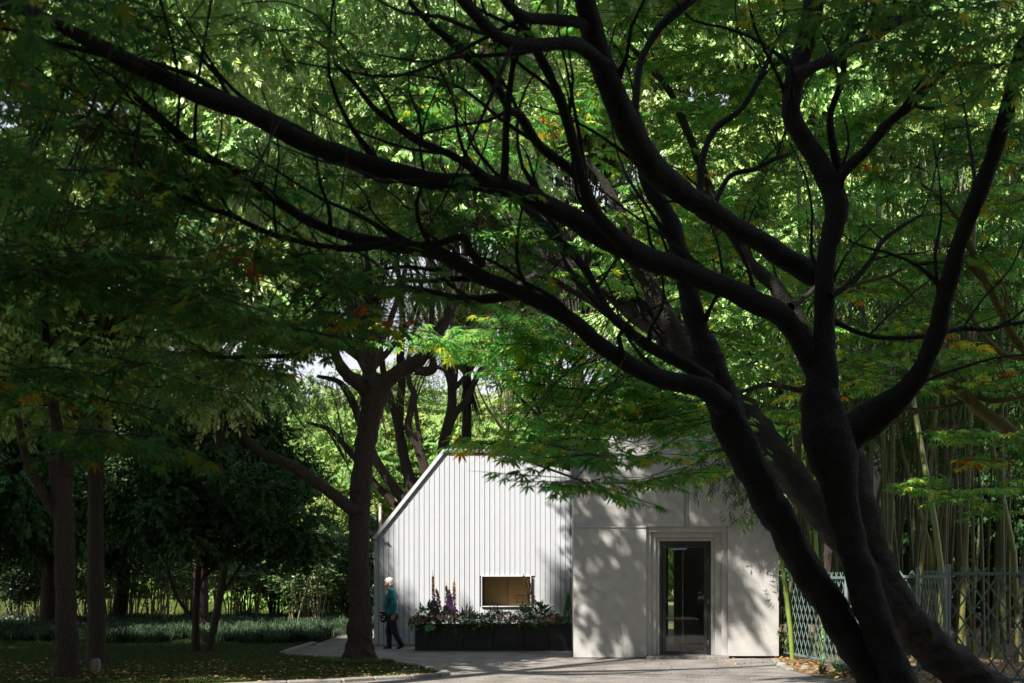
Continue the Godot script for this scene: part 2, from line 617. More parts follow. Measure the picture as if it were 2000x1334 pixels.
# ------------------------------------------------------------------ the picture, first to last
func _ready() -> void:
	var cam := Camera3D.new()
	cam.name = "camera"
	cam.projection = Camera3D.PROJECTION_FRUSTUM
	cam.near = 0.1
	cam.far = 600.0
	cam.size = 0.1 * 1334.0 / F
	cam.frustum_offset = Vector2((1000.0 - CX) / F, (HY - 667.0) / F) * 0.1
	cam.position = Vector3(0, EYE, 0)
	var lens := CameraAttributesPhysical.new()
	lens.frustum_focal_length = 40.0
	lens.frustum_near = 0.1
	lens.frustum_far = 600.0
	lens.exposure_aperture = 4.0
	lens.frustum_focus_distance = 20.0
	cam.attributes = lens
	add_child(cam)
	cam.current = true

	var env := Environment.new()
	env.background_mode = Environment.BG_SKY
	env.tonemap_mode = Environment.TONE_MAPPER_LINEAR
	env.tonemap_exposure = 2.6
	env.sdfgi_enabled = true
	env.ssao_enabled = true
	env.ssil_enabled = true
	var air := ProceduralSkyMaterial.new()
	air.sky_top_color = lin(0.55, 0.66, 0.86)
	air.sky_horizon_color = lin(0.97, 0.98, 1.0)
	air.sky_curve = 0.35
	air.ground_bottom_color = lin(0.1, 0.1, 0.08)
	air.ground_horizon_color = lin(0.3, 0.32, 0.28)
	air.sun_angle_max = 12.0
	var sky := Sky.new()
	sky.sky_material = air
	env.sky = sky
	env.background_energy_multiplier = 0.42
	var world := WorldEnvironment.new()
	world.name = "world"
	world.environment = env
	add_child(world)

	var sun := DirectionalLight3D.new()
	sun.name = "sun"
	sun.light_color = lin(1.0, 0.95, 0.88)
	sun.light_energy = 1.6
	sun.light_angular_distance = 0.53
	sun.shadow_enabled = true
	add_child(sun)
	sun.look_at_from_position(sun_dir * 50.0, Vector3.ZERO)

	materials()
	ground()
	white_house()
	pavilion()
	maples()
	park_trees()
	far_trees()
	shade_trees()
	bamboo()
	fences()
	planter()
	left_garden()
	turf()
	litter()
	walker()
	small_things()

# ------------------------------------------------------------------ ground
var pave := PackedVector2Array()
var bed := PackedVector2Array()

func sheet(called: String, poly: PackedVector2Array, y: float, material: Material, label: String) -> void:
	var g := Geo.new()
	for p in poly:
		g.vert(Vector3(p.x, y, p.y), Vector3.UP, p)
	var t := Geometry2D.triangulate_polygon(poly)
	for k in range(0, t.size(), 3):
		g.tri(t[k], t[k + 1], t[k + 2], Vector3.UP)
	tag(obj(called, g, material), label, "", "", "structure")

func ground() -> void:
	var turf_edge := []   # where lawn meets paving, from far left round the lawn's tip and back
	for q in [[728, 1229], [690, 1237], [655, 1245], [613, 1260], [580, 1270], [552, 1280]]:
		turf_edge.append(gp(q[0], q[1]))
	var tip := []
	for q in [[565, 1281.5], [609, 1284], [641, 1286], [700, 1291], [767, 1296.6], [819, 1303], [855, 1313.5], [872, 1318.7], [855, 1324], [802, 1326.5], [729, 1330], [666, 1334], [560, 1338], [300, 1350], [-300, 1372]]:
		tip.append(gp(q[0], q[1]))
	var bed_edge := []
	for q in [[1490, 1283], [1512, 1291], [1526, 1303], [1545, 1311], [1590, 1322], [1650, 1332], [1700, 1350], [1760, 1400]]:
		bed_edge.append(gp(q[0], q[1]))
	for p in turf_edge + tip:
		pave.append(Vector2(p.x, p.z))
	pave.append(Vector2(-14, -14.0))
	pave.append(Vector2(-14, 45))
	pave.append(Vector2(14, 45))
	pave.append(Vector2(14, 6))
	pave.append(Vector2(1.6, 2))
	for k in range(bed_edge.size() - 1, -1, -1):
		pave.append(Vector2(bed_edge[k].x, bed_edge[k].z))
	pave.append(Vector2(4.0, -22.5))
	pave.append(Vector2(-4.2, -33.8))
	for p in bed_edge:
		bed.append(Vector2(p.x, p.z))
	bed.append(Vector2(1.6, 2))
	bed.append(Vector2(14, 6))
	bed.append(Vector2(30, -5))
	bed.append(Vector2(30, -40))
	bed.append(Vector2(4.0, -40))
	bed.append(Vector2(4.0, -21.9))
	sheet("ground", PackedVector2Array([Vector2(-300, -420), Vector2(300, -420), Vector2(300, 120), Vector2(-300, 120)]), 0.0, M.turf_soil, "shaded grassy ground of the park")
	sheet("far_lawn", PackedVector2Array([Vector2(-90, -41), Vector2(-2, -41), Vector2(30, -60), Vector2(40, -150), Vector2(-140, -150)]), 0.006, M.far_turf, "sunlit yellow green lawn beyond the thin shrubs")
	sheet("paving", pave, 0.012, M.paving, "pale worn concrete yard in front of the pavilion")
	sheet("soil_bed", bed, 0.018, M.bed_soil, "bare soil bed under the maple and the bamboo")
	kerb("kerb", turf_edge.slice(3), 0.06, "pale kerb stones along the lawn beside the path")
	kerb("kerb", tip.slice(4, 14), 0.05, "low curved kerb round the tip of the front lawn")
	kerb("kerb", bed_edge.slice(1, 4), 0.03, "broken grey kerb between the yard and the soil bed")

func kerb(called: String, way: Array, high: float, label: String) -> void:
	var k := Node3D.new()
	k.name = numbered(called)
	add_child(k, true)
	tag(k, label, "", "", "structure")
	var r := seeded(way.size())
	for s in way.size() - 1:
		var a: Vector3 = way[s]
		var b: Vector3 = way[s + 1]
		var parts := maxi(1, int((b - a).length() / 0.8))
		for j in parts:
			var p := a.lerp(b, float(j) / parts)
			var q := a.lerp(b, float(j + 1) / parts)
			var g := Geo.new()
			var turn := Basis(Vector3.UP, atan2(-(q - p).z, (q - p).x) + r.randf_range(-0.015, 0.015))
			g.box((p + q) / 2 + Vector3(0, high * 0.5 + r.randf_range(-0.006, 0.006), 0), Vector3((q - p).length() - 0.012, high + 0.04, 0.13), 0.018, turn)
			obj("kerb_stone", g, M.kerb_stone, k)

# ------------------------------------------------------------------ the two buildings
func roof_y(x: float, line: Array) -> float:
	for k in line.size() - 1:
		if x <= line[k + 1].x:
			return lerpf(line[k].y, line[k + 1].y, clampf((x - line[k].x) / (line[k + 1].x - line[k].x), 0, 1))
	return line[-1].y

func strip(line: Array, up: float, down: float) -> Array:   # the pieces of a band along a roof line
	var out := []
	var hi := []
	var lo := []
	for k in line.size():
		var a: Vector2 = (line[k] - line[k - 1]).normalized() if k > 0 else (line[1] - line[0]).normalized()
		var b: Vector2 = (line[k + 1] - line[k]).normalized() if k < line.size() - 1 else a
		var nn := Vector2(-(a + b).y, (a + b).x).normalized()
		var s := 1.0 / maxf(0.3, nn.dot(Vector2(-a.y, a.x)))
		hi.append(line[k] + nn * up * s)
		lo.append(line[k] - nn * down * s)
	for k in line.size() - 1:
		out.append([lo[k], lo[k + 1], hi[k + 1], hi[k]])
	return out

func white_house() -> void:
	var z := HALL_Z
	var px := func(x: float, y: float) -> Vector2:
		var p := at(x, y, -z)
		return Vector2(p.x, p.y)
	var line := [px.call(730, 1052), px.call(867, 880), px.call(990, 880), px.call(1245, 972)]
	var t := thing("white_house", "small white house clad in narrow upright metal strips with a chamfered roof", "house", Vector3(-1.5, 0, z))
	var w0: Vector2 = px.call(940.5, 1185)
	var w1: Vector2 = px.call(1037.4, 1125)
	# the body behind the cladding, in pieces round the window opening
	var g := Geo.new()
	var bz := z - 0.03
	var back := z - 5.5
	for piece in [[line[0].x, w0.x], [w1.x, line[3].x]]:
		var xs := [piece[0]]
		for q in line:
			if q.x > piece[0] + 0.01 and q.x < piece[1] - 0.01:
				xs.append(q.x)
		xs.append(piece[1])
		for k in xs.size() - 1:
			g.prism([Vector2(xs[k], 0), Vector2(xs[k + 1], 0), Vector2(xs[k + 1], roof_y(xs[k + 1], line) - 0.02), Vector2(xs[k], roof_y(xs[k], line) - 0.02)], bz, back)
	g.prism([Vector2(w0.x, 0), Vector2(w1.x, 0), Vector2(w1.x, w0.y), Vector2(w0.x, w0.y)], bz, back)
	var mid_x: float = line[2].x
	for piece in [[w0.x, mid_x], [mid_x, w1.x]]:
		if piece[1] > piece[0]:
			g.prism([Vector2(piece[0], w1.y), Vector2(piece[1], w1.y), Vector2(piece[1], roof_y(piece[1], line) - 0.02), Vector2(piece[0], roof_y(piece[0], line) - 0.02)], bz, back)
	obj("wall", g, M.backing, t)
	# roof sheets over the body
	var rg := Geo.new()
	for q in strip(line, 0.012, 0.01):
		rg.prism(q, z - 0.2, back - 0.05)
	obj("roof", rg, M.white_metal_1, t)
	var tg := Geo.new()
	for q in strip(line, 0.03, 0.045):
		tg.prism(q, z + 0.06, z - 0.19)
	obj("roof_edge", tg, M.trim_metal, t)
	# upright strips
	var pitch := 9.85 / F * -z
	var x: float = line[0].x + 0.004
	var r := seeded(5)
	var count := 0
	while x < line[3].x:
		var a := x
		var b := minf(x + pitch - 0.0095, line[3].x)
		var lift := r.randf_range(-0.0012, 0.0012)
		var inside := b > w0.x and a < w1.x
		var spans := [[0.05, -1.0]]
		if inside:
			spans = [[0.05, w0.y - 0.004], [w1.y + 0.004, -1.0]]
			if a < w0.x:   # the strip that the window's edge cuts
				a = a
		for s in spans:
			var cg := Geo.new()
			var ta: float = s[1] if s[1] > 0 else roof_y(a, line) - 0.085
			var tb: float = s[1] if s[1] > 0 else roof_y(b, line) - 0.085
			cg.prism([Vector2(a, s[0]), Vector2(b, s[0]), Vector2(b, tb), Vector2(a, ta)], z + lift, z - 0.024)
			# the folded seam on the strip's right edge
			cg.prism([Vector2(b - 0.007, s[0]), Vector2(b, s[0]), Vector2(b, tb), Vector2(b - 0.007, ta)], z + lift + 0.012, z + lift - 0.004)
			obj("cladding_strip", cg, M["white_metal_%d" % (r.randi() % 3)], t)
		x += pitch
		count += 1
	var pl := Geo.new()
	pl.box(Vector3((line[0].x + line[3].x) / 2, 0.025, z - 0.005), Vector3(line[3].x - line[0].x, 0.045, 0.05), 0.005)
	obj("base_rail", pl, M.fence_post, t)
	# the window: a shallow lined opening with two plywood leaves behind it
	var win := Node3D.new()
	win.name = "window"
	t.add_child(win, true)
	var fg := Geo.new()
	var fw := 0.022
	var cx := (w0.x + w1.x) / 2
	var ww := w1.x - w0.x
	fg.box(Vector3(cx, w1.y - fw / 2 + 0.006, z - 0.03), Vector3(ww + 0.012, fw, 0.15), 0.004)
	fg.box(Vector3(cx, w0.y + fw / 2 - 0.006, z - 0.03), Vector3(ww + 0.012, fw, 0.17), 0.004)
	for sx in [w0.x + fw / 2 - 0.006, w1.x - fw / 2 + 0.006]:
		fg.box(Vector3(sx, (w0.y + w1.y) / 2, z - 0.03), Vector3(fw, w1.y - w0.y - fw * 2 + 0.01, 0.148), 0.004)
	obj("frame", fg, M.trim_metal, win)
	var seam: float = px.call(992.5, 1150).x
	for q in [[w0.x + 0.02, seam - 0.004, -0.55], [seam - 0.02, w1.x + 0.25, -0.515]]:
		var wg := Geo.new()
		wg.box(Vector3((q[0] + q[1]) / 2, (w0.y + w1.y) / 2, z + q[2]), Vector3(q[1] - q[0], w1.y - w0.y + 0.1, 0.02), 0.003)
		obj("plywood_panel", wg, M.wood, win)
	for k in 3:
		var sg := Geo.new()
		sg.box(Vector3(seam + 0.33, w0.y + 0.08 + 0.07 * k, z - 0.5), Vector3(0.4, 0.02, 0.05), 0.003)
		obj("shelf", sg, M.wood, win)

func pavilion() -> void:
	var z := DOOR_Z
	var px := func(x: float, y: float) -> Vector2:
		var p := at(x, y, -z)
		return Vector2(p.x, p.y)
	var t := thing("pavilion", "grey rendered pavilion with a chamfered gable and a stepped doorway", "pavilion", Vector3(2.2, 0, z))
	var line := [px.call(1120, 944), px.call(1215, 822), px.call(1428, 822), px.call(1521, 936)]
	var xl: float = line[0].x
	var xr: float = line[3].x
	var d0: float = px.call(1262, 0).x
	var d1: float = px.call(1422, 0).x
	var ledge: float = px.call(0, 1028).y
	var ledge2: float = px.call(0, 940).y
	var ga: float = px.call(1336, 0).x
	var gb: float = px.call(1346.5, 0).x
	var back := -25.3
	# wall sheets: the lowest stands proudest, so that each has a lit ledge on top
	var panels := [
		[[Vector2(xl, 0.03), Vector2(d0, 0.03), Vector2(d0, ledge), Vector2(xl, ledge)], 0.0],
		[[Vector2(d1, 0.06), Vector2(xr, 0.06), Vector2(xr, ledge), Vector2(d1, ledge)], 0.0],
		[[Vector2(xl, ledge), Vector2(ga, ledge), Vector2(ga, ledge2), Vector2(xl, ledge2)], -0.02],
		[[Vector2(gb, ledge), Vector2(xr, ledge), Vector2(xr, line[3].y - 0.02), Vector2(gb, ledge2)], -0.02],
		[[Vector2(xl, ledge2), Vector2(ga, ledge2), Vector2(ga, line[1].y), Vector2(line[1].x, line[1].y), Vector2(xl, line[0].y)], -0.04],
		[[Vector2(gb, ledge2), Vector2(xr, line[3].y - 0.02), Vector2(xr, line[3].y), Vector2(line[2].x, line[2].y), Vector2(gb, line[1].y)], -0.04],
	]
	for q in panels:
		var g := Geo.new()
		g.prism(q[0], z + q[1], z - 0.3)
		obj("wall_panel", g, M.render_wall, t)
	for q in [[xl, d0, ledge, 0.0], [d1, xr, ledge, 0.0], [xl, ga, ledge2, -0.02], [gb, xr - 0.15, ledge2, -0.02]]:   # the weathered edge along the top of each lower sheet
		var g := Geo.new()
		var zz: float = z + q[3]
		var c := [Vector2(0.004, -0.026), Vector2(0.024, -0.02), Vector2(-0.019, 0.012), Vector2(-0.019, -0.026)]
		for k in 4:
			var a: Vector2 = c[k]
			var b: Vector2 = c[(k + 1) % 4]
			var out := Vector3(0, a.x - b.x, b.y - a.y)
			if out.dot(Vector3(0, (a.y + b.y) / 2 + 0.015, (a.x + b.x) / 2)) < 0:
				out = -out
			g.face([Vector3(q[0], q[2] + a.y, zz + a.x), Vector3(q[1], q[2] + a.y, zz + a.x), Vector3(q[1], q[2] + b.y, zz + b.x), Vector3(q[0], q[2] + b.y, zz + b.x)], out)
		for x in [q[0], q[1]]:
			g.face([Vector3(x, q[2] + c[0].y, zz + c[0].x), Vector3(x, q[2] + c[1].y, zz + c[1].x), Vector3(x, q[2] + c[2].y, zz + c[2].x), Vector3(x, q[2] + c[3].y, zz + c[3].x)], Vector3(x - (q[0] + q[1]) / 2, 0, 0))
		obj("ledge", g, M.render_wall, t)
	var gg := Geo.new()
	gg.prism([Vector2(ga, ledge), Vector2(gb, ledge), Vector2(gb, line[1].y), Vector2(ga, line[1].y)], z - 0.075, z - 0.29)
	obj("groove", gg, M.render_wall, t)
	# side and rear walls, roof, floor
	var sg := Geo.new()
	sg.box(Vector3(xl + 0.1, line[0].y / 2 + 0.01, (z - 0.3 + back) / 2), Vector3(0.2, line[0].y - 0.06, z - 0.3 - back), 0.0)
	obj("side_wall", sg, M.render_wall, t)
	sg = Geo.new()
	sg.box(Vector3(xr - 0.1, line[3].y / 2 + 0.01, (z - 0.3 + back) / 2), Vector3(0.2, line[3].y - 0.06, z - 0.3 - back), 0.0)
	obj("side_wall", sg, M.render_wall, t)
	var rear := Geo.new()
	var slot := 2.36
	rear.box(Vector3((xl + slot) / 2, 2.3, back - 0.1), Vector3(slot - xl, 4.6, 0.2))
	rear.box(Vector3((slot + 0.14 + xr) / 2, 2.3, back - 0.1), Vector3(xr - slot - 0.14, 4.6, 0.2))
	rear.box(Vector3(slot + 0.07, 3.5, back - 0.1), Vector3(0.14, 2.2, 0.2))
	obj("rear_wall", rear, M.room_wall, t)
	var rg := Geo.new()
	for q in strip(line, 0.0, 0.12):
		rg.prism(q, z - 0.31, back - 0.2)
	obj("roof", rg, M.render_wall, t)
	var flo := Geo.new()
	flo.box(Vector3((xl + xr) / 2, 0.02, (z - 0.4 + back) / 2), Vector3(xr - xl - 0.42, 0.05, z - 0.4 - back))
	obj("floor", flo, M.room_wall, t)
	# the doorway steps back three times
	var steps := [[1262, 1422, 1028, 0.0], [1271.5, 1411, 1038.5, 0.085], [1282, 1399.5, 1049, 0.17], [1290, 1392, 1056, 0.24]]
	for k in 3:
		var o: Array = steps[k]
		var i: Array = steps[k + 1]
		var ox0: float = px.call(o[0], 0).x
		var ox1: float = px.call(o[1], 0).x
		var ix0: float = px.call(i[0], 0).x
		var ix1: float = px.call(i[1], 0).x
		var oy: float = px.call(0, o[2]).y
		var iy: float = px.call(0, i[2]).y
		var zf: float = z - i[3]
		var g := Geo.new()
		g.box(Vector3((ox0 + ix0) / 2, iy / 2 + 0.03, (zf + z - 0.32) / 2), Vector3(ix0 - ox0, iy - 0.06, zf - z + 0.32), 0.004)
		g.box(Vector3((ox1 + ix1) / 2, iy / 2 + 0.03, (zf + z - 0.32) / 2), Vector3(ox1 - ix1, iy - 0.06, zf - z + 0.32), 0.004)
		g.box(Vector3((ox0 + ox1) / 2, (oy + iy) / 2, (zf + z - 0.32) / 2), Vector3(ox1 - ox0, oy - iy, zf - z + 0.32), 0.004)
		obj("door_surround", g, M.render_wall, t)
	var th := Geo.new()
	th.box(Vector3((d0 + d1) / 2, 0.03, z - 0.1), Vector3(d1 - d0 + 0.02, 0.06, 0.42), 0.012)
	obj("threshold", th, M.paving, t)
	# door
	var dz := z - 0.29
	var door := Node3D.new()
	door.name = "door"
	t.add_child(door, true)
	var x0: float = px.call(1290, 0).x
	var x1: float = px.call(1392, 0).x
	var top: float = px.call(0, 1056).y
	var fg := Geo.new()
	var jamb := 0.055
	fg.box(Vector3(x0 + jamb / 2, top / 2 + 0.03, dz), Vector3(jamb, top - 0.06, 0.07), 0.004)
	fg.box(Vector3(x1 - jamb / 2, top / 2 + 0.03, dz), Vector3(jamb, top - 0.06, 0.07), 0.004)
	fg.box(Vector3((x0 + x1) / 2, top - jamb / 2, dz), Vector3(x1 - x0 - jamb * 2, jamb, 0.07), 0.004)
	obj("frame", fg, M.dark_frame, door)
	var lx0 := x0 + jamb + 0.006
	var lx1 := x1 - jamb - 0.006
	var ly0 := 0.075
	var ly1 := top - jamb - 0.006
	var lg := Geo.new()
	var st := 0.07
	lg.box(Vector3(lx0 + st / 2, (ly0 + ly1) / 2, dz + 0.006), Vector3(st, ly1 - ly0, 0.055), 0.004)
	lg.box(Vector3(lx1 - st / 2, (ly0 + ly1) / 2, dz + 0.006), Vector3(st, ly1 - ly0, 0.055), 0.004)
	lg.box(Vector3((lx0 + lx1) / 2, ly1 - st / 2, dz + 0.006), Vector3(lx1 - lx0 - st * 2, st, 0.055), 0.004)
	lg.box(Vector3((lx0 + lx1) / 2, ly0 + st / 2, dz + 0.006), Vector3(lx1 - lx0 - st * 2, st, 0.055), 0.004)
	obj("leaf_frame", lg, M.dark_frame, door)
	var pg := Geo.new()
	pg.face([Vector3(lx0 + st - 0.01, ly0 + st - 0.01, dz + 0.004), Vector3(lx1 - st + 0.01, ly0 + st - 0.01, dz + 0.004), Vector3(lx1 - st + 0.01, ly1 - st + 0.01, dz + 0.004), Vector3(lx0 + st - 0.01, ly1 - st + 0.01, dz + 0.004)], Vector3(0, 0, 1))
	obj("pane", pg, M.glass, door)
	var pg2 := Geo.new()
	pg2.face([Vector3(lx0 + st - 0.01, ly0 + st - 0.01, dz - 0.012), Vector3(lx1 - st + 0.01, ly0 + st - 0.01, dz - 0.012), Vector3(lx1 - st + 0.01, ly1 - st + 0.01, dz - 0.012), Vector3(lx0 + st - 0.01, ly1 - st + 0.01, dz - 0.012)], Vector3(0, 0, 1))
	obj("pane", pg2, M.glass, door)
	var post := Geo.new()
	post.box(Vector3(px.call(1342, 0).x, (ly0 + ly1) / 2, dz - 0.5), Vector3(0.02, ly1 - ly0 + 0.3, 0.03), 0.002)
	obj("reflection_bar", post, M.fence_post, door)  # added bar standing in for the frame edge reflected in the glass
	var hg := Geo.new()
	var hy: float = px.call(0, 1178).y
	hg.box(Vector3(lx0 + st * 0.5, hy, dz + 0.045), Vector3(0.035, 0.2, 0.02), 0.006)
	hg.tube([Vector3(lx0 + st * 0.5, hy + 0.03, dz + 0.04), Vector3(lx0 + st * 0.5, hy + 0.03, dz + 0.09), Vector3(lx0 + st * 0.5 + 0.11, hy + 0.03, dz + 0.09)], [0.009, 0.009, 0.008], 8, 3)
	obj("handle", hg, M.dark_frame, door)
	for y in [0.3, 1.1, 1.9]:
		var hi := Geo.new()
		hi.tube([Vector3(lx1 + 0.003, y - 0.05, dz + 0.035), Vector3(lx1 + 0.003, y + 0.05, dz + 0.035)], [0.009, 0.009], 8)
		obj("hinge", hi, M.fence_post, door)
	var ng := Geo.new()
	ng.box(Vector3(px.call(1330, 0).x, px.call(0, 1071).y, dz - 0.02), Vector3(0.29, 0.045, 0.004))
	var note := obj("notice_strip", ng, mat("pale_blue", lin(0.3, 0.42, 0.48), 0.5), door)
	tag(note, "narrow pale blue strip inside the top of the glass")
	# camera on the wall
	var c: Vector2 = px.call(1162, 945)
	var cam := thing("security_camera", "small dark round security camera fixed high on the pavilion's left corner", "camera", Vector3(c.x, c.y, z - 0.02))
	var base := Geo.new()
	base.tube([Vector3(c.x, c.y + 0.02, z - 0.02), Vector3(c.x, c.y + 0.02, z + 0.03)], [0.045, 0.04], 14)
	obj("mount", base, M.trim_metal, cam)
	var body := Geo.new()
	body.tube([Vector3(c.x, c.y + 0.01, z + 0.03), Vector3(c.x, c.y, z + 0.08), Vector3(c.x, c.y - 0.015, z + 0.2)], [0.02, 0.042, 0.042], 14)
	obj("housing", body, M.dark_frame, cam)

# ------------------------------------------------------------------ the maples over the view
func maples() -> void:
	var leaf := maple_leaf()
	var twig := unit_twig()
	# the nearest tree: two dark stems from one foot, long limbs to the left
	var base := at(1865, 1610, 7.4)
	var t := thing("maple_tree", "large dark maple nearest the camera, twin black trunks and long limbs sweeping left", "tree", Vector3(base.x, 0, base.z))
	var keep := []
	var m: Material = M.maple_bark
	limb(t, "trunk", m, 7.5, 7.0, [1875, 1640, 150, 1830, 1530, 120, 1780, 1440, 92, 1716, 1334, 80, 1640, 1215, 74, 1582, 1121, 71, 1520, 1010, 72, 1462, 900, 74, 1420, 810, 76, 1392, 720, 66, 1365, 650, 52, 1348, 590, 46, 1330, 500, 42, 1303, 420, 38, 1272, 375, 34, 1255, 330, 28], 18, 0.14, keep)
	limb(t, "trunk", m, 7.4, 6.6, [1860, 1640, 140, 1815, 1490, 110, 1780, 1390, 84, 1748, 1310, 76, 1712, 1219, 74, 1674, 1100, 70, 1646, 1000, 74, 1630, 900, 106, 1610, 830, 104, 1605, 750, 76, 1610, 650, 46, 1610, 560, 42, 1618, 480, 44, 1633, 400, 52, 1595, 310, 46, 1556, 250, 42, 1545, 205, 42, 1557, 140, 46, 1580, 60, 46, 1588, -20, 44, 1560, -140, 38, 1540, -300, 30], 16, 0.12, keep)
	limb(t, "limb", m, 7.1, 4.0, [1600, 730, 56, 1540, 630, 48, 1475, 590, 48, 1400, 555, 48, 1325, 525, 48, 1240, 495, 54, 1150, 445, 50, 1075, 405, 46, 1000, 370, 42, 925, 358, 40, 850, 355, 40, 750, 330, 42, 675, 305, 42, 600, 280, 43, 525, 240, 44, 475, 215, 42, 400, 190, 40, 325, 155, 38, 250, 120, 37, 175, 80, 34, 110, 48, 28, 20, 10, 22, -80, -20, 14], 14, 0.1, keep)
	limb(t, "limb", m, 7.0, 4.6, [1415, 790, 60, 1370, 757, 48, 1310, 745, 42, 1265, 730, 40, 1220, 705, 38, 1165, 668, 36, 1125, 632, 35, 1060, 592, 35, 1000, 567, 35, 940, 542, 34, 900, 518, 34, 850, 492, 34, 800, 484, 32, 700, 466, 26, 645, 450, 22, 590, 425, 22, 540, 390, 22, 500, 360, 20, 460, 335, 20, 425, 318, 20, 380, 295, 18, 345, 262, 16, 310, 230, 13, 262, 190, 9], 12, 0.12, keep)
	limb(t, "limb", m, 7.2, 5.2, [1590, 540, 52, 1500, 482, 46, 1425, 437, 46, 1350, 387, 50, 1300, 350, 56, 1262, 312, 60, 1222, 240, 60, 1195, 175, 58, 1170, 100, 54, 1148, 25, 50, 1138, -40, 46, 1120, -160, 34], 14, 0.1, keep)
	limb(t, "limb", m, 7.4, 6.2, [1640, 860, 96, 1700, 818, 72, 1750, 780, 56, 1795, 730, 46, 1828, 650, 42, 1848, 570, 38, 1868, 495, 37, 1895, 420, 37, 1922, 350, 36, 1950, 270, 36, 1970, 200, 36, 1985, 130, 32, 2020, 40, 26], 14, 0.13, keep)
	limb(t, "branch", m, 6.9, 6.4, [1635, 400, 30, 1642, 345, 24, 1690, 295, 22, 1735, 240, 21, 1780, 205, 19, 1825, 155, 15, 1870, 130, 11, 1930, 115, 6], 10, 0.12, keep)
	limb(t, "branch", m, 6.9, 6.7, [1642, 345, 20, 1628, 290, 18, 1622, 225, 17, 1645, 155, 15, 1652, 90, 11, 1660, 30, 8], 10, 0.12, keep)
	limb(t, "branch", m, 6.6, 5.4, [1560, 145, 34, 1600, 125, 26, 1665, 95, 24, 1725, 60, 22, 1780, 25, 20, 1840, -20, 16], 10, 0.12, keep)
	limb(t, "branch", m, 5.6, 4.9, [1180, 130, 34, 1140, 95, 30, 1110, 84, 29, 1050, 88, 29, 1000, 84, 28, 960, 60, 26, 915, 15, 24, 880, -30, 18], 10, 0.1, keep)
	limb(t, "branch", m, 5.6, 5.0, [1150, 50, 28, 1120, 42, 25, 1075, 38, 24, 1025, 34, 24, 990, 5, 20, 960, -40, 14], 10, 0.1, keep)
	limb(t, "branch", m, 6.2, 5.3, [1222, 480, 34, 1170, 425, 30, 1145, 375, 26, 1125, 300, 24, 1105, 225, 24, 1075, 150, 22, 1030, 65, 20, 1000, 15, 17, 985, -30, 12], 10, 0.12, keep)
	limb(t, "branch", m, 6.3, 5.5, [1150, 370, 22, 1125, 342, 22, 1100, 320, 22, 1050, 280, 22, 1015, 225, 21, 995, 215, 20, 980, 185, 20, 950, 145, 19, 900, 100, 18, 840, 45, 15, 800, 5, 11], 10, 0.12, keep)
	limb(t, "branch", m, 5.8, 5.6, [985, 360, 20, 987, 300, 18, 990, 225, 17, 1000, 140, 13, 1012, 60, 9], 10, 0.12, keep)
	limb(t, "branch", m, 5.7, 5.4, [960, 358, 22, 925, 330, 20, 875, 300, 18, 825, 280, 18, 780, 250, 16, 730, 210, 14, 690, 160, 10, 650, 120, 7], 10, 0.12, keep)
	limb(t, "branch", m, 5.6, 5.0, [790, 470, 20, 720, 482, 17, 660, 485, 15, 600, 475, 14, 540, 460, 13, 500, 445, 12, 450, 420, 12, 400, 405, 11, 350, 380, 10, 300, 350, 9, 260, 310, 8, 225, 280, 5], 8, 0.12, keep)
	limb(t, "branch", m, 6.4, 5.8, [1015, 575, 22, 980, 580, 22, 925, 586, 21, 875, 580, 19, 800, 565, 16, 700, 565, 13, 635, 550, 9, 590, 540, 6], 8, 0.12, keep)
	limb(t, "branch", m, 6.3, 6.0, [935, 545, 14, 880, 544, 12, 840, 549, 11, 790, 550, 9, 750, 575, 10, 710, 595, 10, 670, 635, 11, 640, 662, 11, 590, 690, 10, 520, 696, 10, 420, 697, 10, 330, 690, 10, 250, 712, 10, 190, 735, 8, 110, 735, 7, 30, 730, 5], 8, 0.14, keep)
	limb(t, "branch", m, 6.0, 5.7, [270, 704, 9, 240, 726, 9, 205, 745, 9, 160, 758, 7, 90, 765, 5], 8, 0.12, keep)
	limb(t, "branch", m, 6.3, 6.1, [760, 572, 12, 700, 600, 11, 640, 628, 10, 590, 634, 10, 550, 640, 8, 520, 632, 6], 8, 0.12, keep)
	limb(t, "branch", m, 6.3, 6.2, [700, 564, 11, 665, 545, 10, 640, 570, 9, 610, 600, 8, 575, 628, 6], 8, 0.12, keep)
	limb(t, "branch", m, 5.9, 5.8, [945, 520, 20, 920, 492, 19, 905, 463, 18, 860, 474, 17, 820, 480, 16], 8, 0.12, keep)
	limb(t, "branch", m, 7.0, 6.6, [1385, 745, 34, 1347, 717, 30, 1302, 694, 28, 1268, 676, 26, 1226, 645, 24, 1190, 611, 22, 1164, 565, 20, 1141, 523, 20, 1102, 478, 20, 1075, 452, 19, 1049, 426, 18, 1020, 400, 15], 10, 0.12, keep)
	limb(t, "branch", m, 7.3, 7.2, [1240, 210, 18, 1250, 125, 18, 1280, 65, 18, 1310, 30, 18, 1345, 0, 16, 1390, -50, 12], 8, 0.12, keep)
	limb(t, "branch", m, 7.0, 7.2, [1370, 390, 18, 1370, 320, 16, 1395, 255, 15, 1450, 210, 14, 1490, 140, 12, 1515, 85, 10, 1540, 50, 8], 8, 0.12, keep)
	limb(t, "branch", m, 7.2, 7.4, [1395, 400, 12, 1425, 345, 11, 1475, 330, 10, 1515, 310, 9, 1545, 300, 6], 8, 0.12, keep)
	limb(t, "branch", m, 6.9, 7.4, [1622, 580, 18, 1665, 550, 13, 1700, 510, 12, 1725, 470, 11, 1765, 440, 9, 1800, 420, 7], 8, 0.12, keep)
